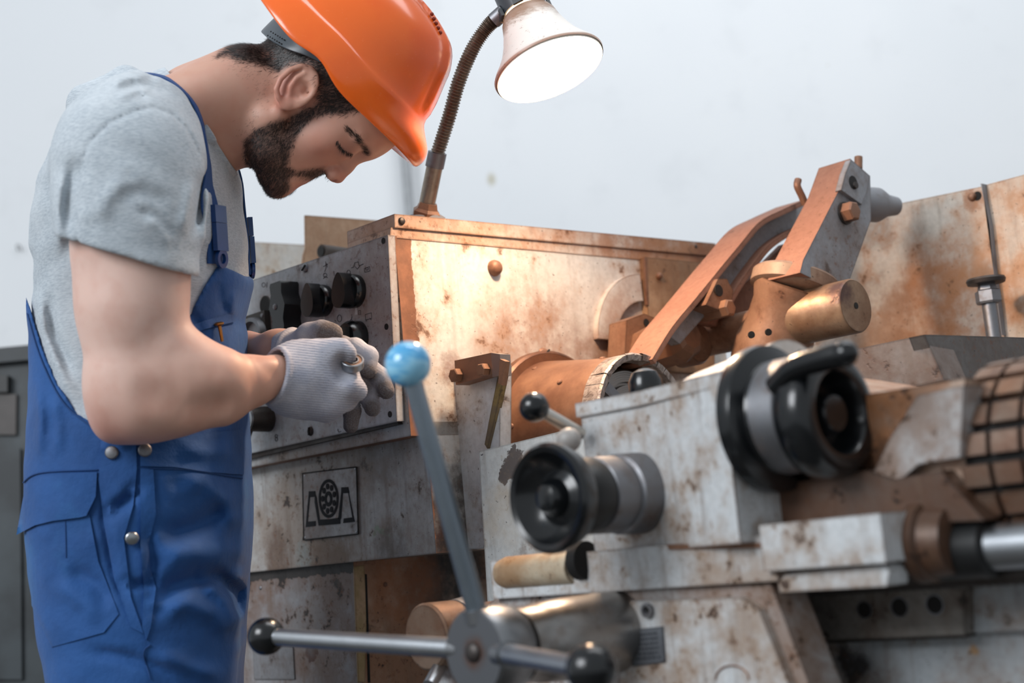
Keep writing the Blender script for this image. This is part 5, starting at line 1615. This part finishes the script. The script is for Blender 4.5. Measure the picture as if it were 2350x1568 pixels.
w_ = (k * ramp(9 - polyd(sx_, sy_, EBROW), 0, 7) * .55)[:, None]; C = C * (1 - w_) + dk * w_
color_attr(body, 'skin_col', C)


def normals_of(Vt, Q):
    n = np.cross(Vt[Q[:, 2]] - Vt[Q[:, 0]], Vt[Q[:, 3]] - Vt[Q[:, 1]])
    N = np.zeros_like(Vt)
    for i in range(4): np.add.at(N, Q[:, i], n)
    return N / np.maximum(np.linalg.norm(N, axis=1), 1e-12)[:, None]


BN = normals_of(BV, BQ)
if (BN[:2000] * 0).sum() == 0:
    t0_ = BV[::400] + BN[::400] * .002
    if (f_body(t0_) > 0).mean() < .5: BN = -BN


def strands(name, weight, count, ln, width, flow, mat, parent, lift=.35, seed=1, jit=.35):
    r = np.random.RandomState(seed)
    w = weight / weight.sum()
    idx = r.choice(len(BV), count, p=w)
    N = BN[idx]; P = BV[idx] + (r.rand(count, 3) - .5) * .0022
    Fl = flow(P, N) + r.normal(0, jit, (count, 3)) * np.array([1, 1, 1])
    Fl -= N * (Fl * N).sum(1)[:, None]
    Fl /= np.linalg.norm(Fl, axis=1)[:, None]
    L_ = ln[0] + r.rand(count) * (ln[1] - ln[0])
    D1 = Fl + N * lift; D1 /= np.linalg.norm(D1, axis=1)[:, None]
    D2 = Fl + N * lift * .2 + r.normal(0, .15, (count, 3)); D2 /= np.linalg.norm(D2, axis=1)[:, None]
    S = np.cross(Fl, N); S /= np.linalg.norm(S, axis=1)[:, None]
    W = width
    p0 = P - N * .0006
    p1 = p0 + D1 * (L_ * .5)[:, None]; p2 = p1 + D2 * (L_ * .5)[:, None]
    Vt = np.stack([p0 - S * W, p0 + S * W, p1 + S * W * .8, p1 - S * W * .8, p2], 1).reshape(-1, 3)
    base_ = np.arange(count)[:, None] * 5
    loops = np.concatenate([base_ + [0, 1, 2, 3], base_ + [3, 2, 4]], 1)
    me = bpy.data.meshes.new(name)
    Wd = to_world(Vt) - np.array(world_loc(parent))
    me.vertices.add(len(Wd)); me.vertices.foreach_set('co', Wd.astype(np.float32).ravel())
    me.loops.add(loops.size); me.loops.foreach_set('vertex_index', loops.astype(np.int32).ravel())
    ls = (np.arange(count)[:, None] * 7 + [0, 4]).ravel().astype(np.int32)
    me.polygons.add(len(ls)); me.polygons.foreach_set('loop_start', ls)
    me.update(calc_edges=True)
    o = link(me, name, mat, parent); o['kind'] = 'stuff'
    return o


hairm = plain('dark_brown_hair', '#1b1412', .45)
beardm = plain('dark_brown_beard', '#231815', .5)
# fade the crown: it sits inside the hard hat
vis = (sx_ * .747 - sy_ * .664 < 560)
rim_side = ((BV[:, 0:2] - q3(748, 165, DB)[:2]) @ np.array([.747, .664])) < .022
strands('hair', hm ** 1.5 * rim_side * (1 - bm_ * .5) * face + 1e-12, 15000, (.006, .013), .00022, lambda P, N: np.tile([-.9, -.25, 0], (len(P), 1)), hairm, man, .25, 1)
strands('beard', (bm_ ** 2) * (1 - earw) * face + 1e-12, 11000, (.004, .0085), .00020, lambda P, N: np.tile([-.55, -.75, 0], (len(P), 1)), beardm, man, .45, 2)
eb = face * np.exp(-(polyd(sx_, sy_, EBROW) / 4.5) ** 2) * (BN[:, 2] * np.sign(BV[:, 2] - DB) > -.2)
strands('eyebrows', eb + 1e-12, 900, (.005, .009), .0002, lambda P, N: np.tile([-.5, .8, 0], (len(P), 1)), hairm, man, .15, 3, .15)
EL = [(773, 324), (786, 341), (800, 351), (808, 353)]
el = face * np.exp(-(polyd(sx_, sy_, EL) / 1.6) ** 2)
strands('eyelashes', el + 1e-12, 260, (.005, .008), .00022, lambda P, N: np.tile([-.1, -1., 0], (len(P), 1)), hairm, man, .9, 4, .1)
cr = face * np.exp(-(polyd(sx_, sy_, [(522, 128), (548, 150), (580, 165), (610, 190), (600, 240), (565, 300)]) / 16) ** 2) * (sy_ < 320)
strands('neck_fuzz', cr * (1 - earw) + 1e-12, 1500, (.002, .0045), .00007, lambda P, N: np.tile([-.8, -.5, 0], (len(P), 1)), hairm, man, .2, 5)

# ------------------------------------------------------------------ clothes
shirt, SV, SQ = implicit('t_shirt', f_shirt, q3(20, 1080, 1.9) + [-.02, 0, -.45], [q3(600, 0, 1.9)[0], q3(0, 100, 1.9)[1], 2.15], .003, shirtm, man, lip=2.6)
lowend = leg_pts(DB, 325)[2] + GD * .02
over, OV, OQ = implicit('overalls', f_over, [q3(0, 0, 1.9)[0] - .03, lowend[1] - .03, 1.50], [q3(640, 0, 1.9)[0] + .12, q3(0, 590, 1.9)[1], 2.12], .0035, overm, man, lip=2.4)


def raymarch(f, xs, ys, c0=1.40, n=70, off=0.):
    xs = np.asarray(xs, float); ys = np.asarray(ys, float); c = np.full(xs.shape, c0)
    for _ in range(n):
        P = np.stack([(xs - CXP) / FPX * c, -(ys - CYP) / FPX * c, c], 1)
        d = f(P) - off
        c = c + np.clip(d * .8, -.02, .05)
        c = np.minimum(c, 2.1)
    return np.stack([(xs - CXP) / FPX * c, -(ys - CYP) / FPX * c, c], 1), np.abs(d)


from mathutils.geometry import delaunay_2d_cdt


def densify(poly, s):
    out = []
    n = len(poly)
    for i in range(n):
        a, b = V((*poly[i], 0)), V((*poly[(i + 1) % n], 0))
        m = max(1, int((b - a).length / s))
        out += [tuple((a.lerp(b, k / m))[:2]) for k in range(m)]
    return out


def patch(name, poly, f, off, mat, parent, step=9, thick=.002, label=None, wob=0.):
    poly = densify([(p[0], p[1]) for p in poly], step)
    xs = np.arange(min(p[0] for p in poly), max(p[0] for p in poly), step); ys = np.arange(min(p[1] for p in poly), max(p[1] for p in poly), step)
    X, Y = np.meshgrid(xs, ys); X = X.ravel(); Y = Y.ravel()
    k = inpoly(X, Y, poly) & (polyd(X, Y, poly + [poly[0]]) > step * .5)
    pts = [V(p) for p in poly] + [V((x, y)) for x, y in zip(X[k], Y[k])]
    r = delaunay_2d_cdt(pts, [], [list(range(len(poly)))], 1, 1e-4)
    vv_, ff_ = r[0], r[2]
    A, res = raymarch(f, [p.x for p in vv_], [p.y for p in vv_], off=off)
    good = res < .004
    if not good.all():
        med = np.median(A[good, 2]) if good.any() else DB
        # beyond the silhouette: hang at the depth of the nearest solved vertex
        gi = np.where(good)[0]
        for i in np.where(~good)[0]:
            j = gi[np.argmin([(vv_[g].x - vv_[i].x) ** 2 + (vv_[g].y - vv_[i].y) ** 2 for g in gi])]
            c = A[j, 2]; A[i] = q3(vv_[i].x, vv_[i].y, c)
    if wob: A[:, 2] += wob * np.sin(A[:, 0] * 60) * np.sin(A[:, 1] * 50)
    Bk = A.copy(); Bk *= ((Bk[:, 2] + thick + max(off, 0)) / Bk[:, 2])[:, None]
    Wa, Wb = to_world(A), to_world(Bk)
    bm = bmesh.new()
    va_ = [bm.verts.new(p) for p in Wa]; vb_ = [bm.verts.new(p) for p in Wb]
    cnt = {}
    for f_ in ff_:
        try:
            bm.faces.new([va_[i] for i in f_]); bm.faces.new([vb_[i] for i in f_][::-1])
        except ValueError: continue
        for i in range(len(f_)):
            e = (f_[i], f_[(i + 1) % len(f_)]); cnt[e] = 1
    for (i, j) in list(cnt):
        if (j, i) not in cnt: bm.faces.new((va_[i], vb_[i], vb_[j], va_[j]))
    return obj(name, bm, mat, parent, label, angle=60)


def stitch(pts, f, parent, mat, off=.0012, r=.0009, name='seam'):
    P = [(p.x, p.y) for p in crspline([V((x, y, 0)) for x, y in pts], 8)]
    A, res = raymarch(f, [p[0] for p in P], [p[1] for p in P], off=off)
    A = A[res < .003]
    if len(A) < 3: return
    return obj(name, tube([V(p) for p in to_world(A)], r, 6, n=1), mat, parent)


darkblue = plain('navy_stitch', '#15427a', .8)
patch('pocket_flap', [(58, 1112), (100, 1092), (222, 1084), (219, 1140), (198, 1184), (182, 1188), (120, 1196), (80, 1206), (38, 1228)], f_over, .004, overm, over, wob=.001)
patch('hip_pocket', [(60, 1200), (205, 1180), (226, 1290), (272, 1410), (238, 1452), (118, 1486), (72, 1390)], f_over, .0015, overm, over, wob=.001)
patch('side_placket', [(232, 1012), (312, 1012), (314, 1075), (306, 1160), (284, 1235), (292, 1300), (300, 1370), (330, 1455), (300, 1440), (262, 1330), (238, 1200), (226, 1100)], f_over, .0022, overm, over)
patch('bib_band', [(322, 1012), (558, 985), (560, 1090), (480, 1084), (400, 1072), (322, 1070)], f_over, .0024, overm, over)
patch('front_panel_edge', [(322, 1076), (352, 1078), (358, 1180), (342, 1245), (344, 1300), (358, 1350), (346, 1440), (336, 1470), (326, 1440), (330, 1350), (322, 1250)], f_over, .0024, overm, over)
patch('chest_pocket_flap', [(426, 752), (470, 736), (522, 722), (540, 722), (541, 738), (470, 756), (436, 768)], f_over, .0042, overm, over)
patch('chest_pocket', [(452, 760), (548, 744), (552, 850), (548, 905), (452, 900)], f_over, .0024, overm, over)
for P_ in ([(44, 1116), (90, 1086), (225, 1078)], [(62, 720), (96, 830), (150, 930), (236, 998)], [(345, 1480), (330, 1500), (345, 1560)], [(150, 1195), (152, 1280)], [(345, 1075), (440, 1080), (556, 1098)], [(480, 1030), (482, 1080)]):
    stitch(P_, f_over, over, darkblue)
for (x, y), lb in (((257, 1039), 'dark metal snap button'), ((332, 1034), 'warm metal snap button'), ((303, 1236), 'bright metal snap button')):
    A, _ = raymarch(f_over, [x, x + 4, x], [y, y, y + 4], off=.0024)
    w0, w1, w2 = [V(p) for p in to_world(A)]
    n_ = (w1 - w0).cross(w2 - w0).normalized()
    if n_.dot(FW) > 0: n_ = -n_
    obj('snap_button', rev(w0, n_, [(0, .0072), (.002, .0075), (.0035, .0062), (.0042, .003), (.0043, 0)], 28), MAT['steel'] if y > 1100 else MAT['steel_dull'], over, lb)

# braces -----------------------------------------------------------------
def snap(P, f, off):
    P = np.array(P, float)
    for _ in range(25):
        e = 1e-3
        d = f(P)
        g = np.stack([f(P + np.array(v)) - f(P - np.array(v)) for v in ((e, 0, 0), (0, e, 0), (0, 0, e))], 1)
        g /= np.maximum(np.linalg.norm(g, axis=1), 1e-9)[:, None]
        P = P - g * (d - off)[:, None] * .8
    return P, g


def strap(name, pts, f, mat, parent, wd=.018, th=.0016, off=.0012, n=8):
    C_ = np.array([q3(*p) for p in pts])
    C_ = np.array([tuple(p) for p in crspline([V(c) for c in C_], n)])
    C_, g = snap(C_, f, off)
    for _ in range(3):
        C_[1:-1] = (C_[:-2] + C_[1:-1] * 2 + C_[2:]) / 4; g[1:-1] = (g[:-2] + g[1:-1] * 2 + g[2:]) / 4
    bm = bmesh.new(); rows = []
    m = len(C_)
    for i in range(m):
        t_ = nrm(C_[min(i + 1, m - 1)] - C_[max(i - 1, 0)]); nn = nrm(g[i] - t_ * (g[i] @ t_)); s = np.cross(t_, nn)
        rows.append([bm.verts.new(to_world(C_[i] + s * a + nn * b)) for a, b in ((-wd, -.001), (-wd, th * .6), (0, th * 1.2), (wd, th * .6), (wd, -.001))])
    for r0, r1 in zip(rows, rows[1:]):
        for k in range(5): bm.faces.new((r0[k], r0[(k + 1) % 5], r1[(k + 1) % 5], r1[k]))
    bm.faces.new(rows[0]); bm.faces.new(rows[-1][::-1])
    return obj(name, bm, mat, parent, angle=50)


f_sh2 = lambda P: f_shirt_solid(P)
strap('shoulder_strap', [(508, 606, 1.70), (500, 540, 1.70), (496, 470, 1.69), (482, 390, 1.69), (455, 310, 1.69), (415, 235, 1.70), (370, 195, 1.70), (320, 190, 1.70), (255, 208, 1.71), (190, 252, 1.74), (150, 300, 1.77)], f_sh2, navym, over)
strap('shoulder_strap', [(566, 634, 1.90), (556, 560, 1.90), (543, 480, 1.90), (520, 400, 1.90), (470, 320, 1.91), (420, 250, 1.91), (350, 215, 1.90), (230, 240, 1.88)], f_sh2, navym, over)
def slab(c, du, dv_, dn, mat, name, lab=None, bev=.0015):
    """c px,py,depth on the chest; oriented by shirt normal"""
    P, g = snap(np.array([q3(*c)]), f_sh2, .004)
    n_ = V(Mcam @ g[0]); up = (UP - n_ * UP.dot(n_)).normalized(); s = up.cross(n_)
    p = V(to_world(P)[0])
    return obj(name, prism([p + s * a * du + up * b * dv_ for a, b in ((-1, -1), (1, -1), (1, 1), (-1, 1))], n_ * dn), mat, over, lab, bevel=bev, segs=3)
for c, sx, sy, nm in (((500, 545, 1.70), .012, .016, 'buckle'), ((500, 492, 1.70), .013, .010, 'adjuster'), ((560, 575, 1.90), .012, .017, 'buckle'), ((556, 522, 1.90), .012, .012, 'adjuster')):
    slab(c, sx, sy, .006, buckm, nm)
for c in ((506, 594, 1.70), (571, 620, 1.90)):
    P, g = snap(np.array([q3(*c)]), f_sh2, .006)
    n_ = V(Mcam @ g[0]); p = V(to_world(P)[0])
    obj('strap_hook', rev(p, n_, [(0, .011), (.004, .011), (.004, .006), (0, .006)], 24, cap=False), buckm, over)
# collar
ringp = [(392, 196, DB), (418, 222, DB - .060), (452, 282, DB - .078), (486, 340, DB - .064), (510, 372, DB - .032), (520, 384, DB), (512, 374, DB + .032), (486, 340, DB + .064), (452, 282, DB + .078), (418, 222, DB + .060)]
Pc = np.array([q3(x, y, c) for x, y, c in ringp])
col_c = Pc.mean(0)
fc_ = lambda P: np.minimum(f_shirt_solid(P), f_neck(P))
Pc2, _g = snap(Pc, f_neck, .0035)
loop = list(Pc2) + [Pc2[0], Pc2[1]]
ax_n = V(Mcam @ nrm(q3(600, 225, DB) - q3(440, 290, DB)))
obj('collar', tube([V(p) for p in to_world(np.array(loop))], .0028, 12, n=8, ref=ax_n, flat=(3.0, 1.0)), shirtm, shirt)

# ------------------------------------------------------------------ gloves and ring
g1_, GV1, GQ1 = implicit('glove', f_glove_near, *bounds([q3(600, 770, 1.62), q3(850, 990, 1.78)], .02), .0011, glovem, man, 'near grey knitted glove, back of the hand to the camera')
g2_, GV2, GQ2 = implicit('glove', f_glove_far, *bounds([q3(640, 730, 1.72), q3(915, 1010, 1.84)], .02), .0014, glovem, man, 'far grey knitted glove with soiled fingertips')
def soil(o, Vt, spots):
    s = np.zeros(len(Vt))
    for (p, r, k) in spots: s = np.maximum(s, blob((Vt - q3(*p)) * [1, 1, .35], np.zeros(3), r) * k)
    s = np.clip(s * 2., 0, .92)
    o.data.attributes.new('soil', 'FLOAT', 'POINT').data.foreach_set('value', s.astype(np.float32))
soil(g1_, GV1, [((797, 828, 1.705), .014, .9), ((812, 905, 1.70), .012, .5), ((800, 862, 1.73), .012, .6)])
soil(g2_, GV2, [((758, 768, 1.755), .017, .85), ((844, 855, 1.755), .013, .75), ((886, 895, 1.765), .014, .7), ((855, 938, 1.765), .014, .6), ((805, 970, 1.77), .028, .65), ((730, 785, 1.77), .016, .4), ((835, 890, 1.775), .016, .5)])
rc = V(to_world(np.array([q3(808, 833, 1.674)]))[0])
rax = (UP * .80 - FW * .55 + RT * .10).normalized()
rt = thing('bearing_ring', 'small polished steel bearing ring pinched between the gloved fingers', 'ring', tuple(rc))
obj('outer_race', rev(rc - rax * .005, rax, [(0, .0128), (.0008, .0134), (.0092, .0134), (.010, .0128), (.010, .0112), (.0094, .0110), (0.0006, .0110), (0, .0112)], 64, cap=False), MAT['steel'], rt)
obj('seal_ring', rev(rc - rax * .004, rax, [(0, .0108), (.0082, .0108), (.0082, .0078), (0, .0078)], 48, cap=False), MAT['rusty'], rt)
obj('inner_race', rev(rc - rax * .005, rax, [(0, .0078), (.010, .0078), (.010, .0062), (0, .0062), ], 48, cap=False), MAT['steel_dull'], rt)
# brass screw in the chest pocket
A, _ = raymarch(f_over, [503, 510], [745, 784], off=.009)
a_, b_ = [V(p) for p in to_world(A)]
bs = thing('brass_screw', 'little brass screw hanging on the bib pocket edge', 'screw', tuple(b_))
brass = plain('brass', '#b0783c', .3, .9)
obj('screw_head', rev(a_ - (b_ - a_).normalized() * .003, (b_ - a_), [(0, .0035), (.0015, .0058), (.003, .0058), (.005, .0025)], 20), brass, bs)
obj('screw_shaft', cyl(a_ + (b_ - a_) * .08, b_, .0022, .0018, 14), brass, bs)

# ------------------------------------------------------------------ hard hat
FRt = [(0, 268), (60, 266), (110, 258), (148, 244), (176, 214), (192, 182), (212, 138), (230, 98), (238, 84), (258, 70), (286, 52), (298, 30), (297, 10), (284, 4), (240, 12)]
BKt = [(0, 268), (70, 260), (130, 238), (180, 200), (214, 152), (232, 106), (240, 74), (244, 60), (252, 55), (262, 36), (267, 16), (268, 6), (265, 1), (258, 3), (225, 12)]
SDt = [(0, 268), (62, 258), (112, 236), (150, 200), (174, 156), (187, 116), (193, 84), (196, 72), (204, 66), (211, 42), (216, 18), (217, 8), (214, 2), (208, 3), (188, 12)]
hat_c = q3(752, 166, DB)
fx, ux = np.array([.664, -.747, 0]), np.array([.747, .664, 0])
PXM = DB / FPX
NPH, SUB = 144, 3
def meridian(M):
    P = crspline([V((a, b, 0)) for a, b in M], SUB); return np.array([(p.x, p.y) for p in P])
mf, mb, ms = meridian(FRt), meridian(BKt), meridian(SDt)
K = len(mf)
bm = bmesh.new(); rings = []
for i in range(NPH):
    ph = 2 * math.pi * i / NPH
    c_, s_ = math.cos(ph), math.sin(ph)
    fr = max(c_, 0) ** 2; bk = max(-c_, 0) ** 2; sd = s_ * s_
    peak = max(c_, 0) ** 5
    P = mf * fr + mb * bk + ms * sd
    col_ = []
    for k in range(K):
        r, z = P[k]
        if k > 8 * SUB and c_ > 0:      # the peak only sticks out in front
            rs = (ms[k][0] * sd + (mf[8 * SUB][0] + (k - 8 * SUB) * .8) * fr)
            r = rs * (1 - peak) + r * peak if c_ > 0 else r
        x, y = r * c_, r * s_
        # raised crest along the middle
        if k < 7 * SUB:
            cr_ = 1 - ramp(np.array(abs(y)), 38, 46); x_ = 1 if c_ > -.8 else 1
            z += 5 * float(cr_) ; r2 = 1 + .012 * float(cr_) * (r / 268)
            x *= r2
            if c_ > 0 and k > 2 * SUB:
                fl_ = 1 - float(ramp(np.array(abs(y)), 46, 54)); x += (mf[k][0] * (1.0 + .012) - x) * fl_ * min(1, (k - 2 * SUB) / 4) * min(1, (7 * SUB - k) / 3)
            g_ = math.exp(-((abs(y) - 62) / 6.) ** 2); z -= 2.5 * g_
        # wave of the lower edge over the ear
        if k > 6 * SUB:
            wv = (k - 6 * SUB) / (K - 6 * SUB)
            z += min(1, wv * 1.6) * (-23 + 20 * math.exp(-((x - 15) / 55.) ** 2)) * sd
        p = hat_c + (fx * x + ux * z) * PXM + np.array([0, 0, 1]) * (y * PXM)
        col_.append(p)
    rings.append(to_world(np.array(col_)))
top = bm.verts.new(to_world((hat_c + ux * 273 * PXM)[None])[0])
VR = [[bm.verts.new(p) for p in r[1:]] for r in rings]
for i in range(NPH):
    a, b = VR[i], VR[(i + 1) % NPH]
    bm.faces.new((top, a[0], b[0]))
    for k in range(K - 2): bm.faces.new((a[k], a[k + 1], b[k + 1], b[k]))
t = NT('orange_hard_plastic')
o1 = t.noise(9, 4); o2 = t.noise(150, 5, .7)
orm = t.out(t.mix(t.ramp(o1, .4, .65), lin('#f26a1c'), lin('#ec5f14')), t.math('ADD', .24, t.math('MULTIPLY', t.ramp(o2, .6, .8), .2)), 0, t.bump(o2, .04, .0005), Coat_Weight=.35, Coat_Roughness=.12, Subsurface_Weight=.05)
hat = obj('hard_hat', bm, orm, man, angle=50)
# inner cradle disc closes the shell
ib = bmesh.new()
iv = []
for i in range(NPH):
    p = rings[i][K - 1]; iv.append(ib.verts.new(p))
ct = ib.verts.new(to_world((hat_c + ux * 40 * PXM)[None])[0])
for i in range(NPH): ib.faces.new((iv[i], iv[(i + 1) % NPH], ct))
obj('hat_lining', ib, plain('dark_lining', '#3a2018', .8), hat)
# nape strap
hp = [(745, 122, -.080), (710, 106, -.080), (672, 94, -.072), (640, 78, -.050), (620, 62, -.020), (616, 58, 0), (620, 62, .020), (640, 78, .050), (672, 94, .072), (710, 106, .080)]
obj('nape_strap', tube([V(to_world(np.array([n3(*p)]))[0]) for p in hp], .0016, 14, n=6, ref=V(Mcam @ np.array([.60, .60, 0])), flat=(7.5, 1.0)), plain('grey_strap_plastic', '#4b535a', .35, 0, .05), hat, 'dark grey ratchet strap at the nape')
for i in range(7):
    for j in (0, 1):
        p = V(to_world(np.array([n3(622 + i * 5.2 + j * -7, 73 + i * 3.2 + j * 9, -.052 - i * .0026)]))[0])
        obj('strap_hole', ball(p - FW * .001, .0009, segs=8), MAT['void'], hat)
# crown vents
for i in range(5):
    p = to_world((hat_c + (fx * (70 + i * 11) + ux * (262 - i * 3.4)) * PXM - np.array([0, 0, 54 * PXM]))[None])[0]
    obj('crown_vent', ball(V(p), .0024, segs=12), plain('vent_dark', '#8a2a08', .6) if i == 0 else bpy.data.materials['vent_dark'], hat)

# boots -----------------------------------------------------------------
bootm = plain('black_work_leather', '#16130f', .5, 0, .2)
for c in (1.715, 1.885):
    f_ = leg_pts(c, 325)[2]
    w_ = to_world(f_[None])[0]
    ax = np.array([1., 0, 0])
    wx, wy = w_[0], w_[1]
    bm = bmesh.new()
    rows = []
    for (u, hw_, z1_) in ((-.09, .030, .09), (-.075, .040, .12), (-.03, .045, .125), (.03, .045, .11), (.09, .050, .075), (.15, .048, .06), (.19, .030, .045)):
        rows.append([bm.verts.new((wx + u, wy + y, z)) for y, z in ((-hw_, 0), (-hw_, z1_ * .6), (-hw_ * .6, z1_), (hw_ * .6, z1_), (hw_, z1_ * .6), (hw_, 0))])
    for r0, r1 in zip(rows, rows[1:]):
        for k in range(6): bm.faces.new((r0[k], r0[(k + 1) % 6], r1[(k + 1) % 6], r1[k]))
    bm.faces.new(rows[0]); bm.faces.new(rows[-1][::-1])
    obj('boot', bm, bootm, man, bevel=.004)
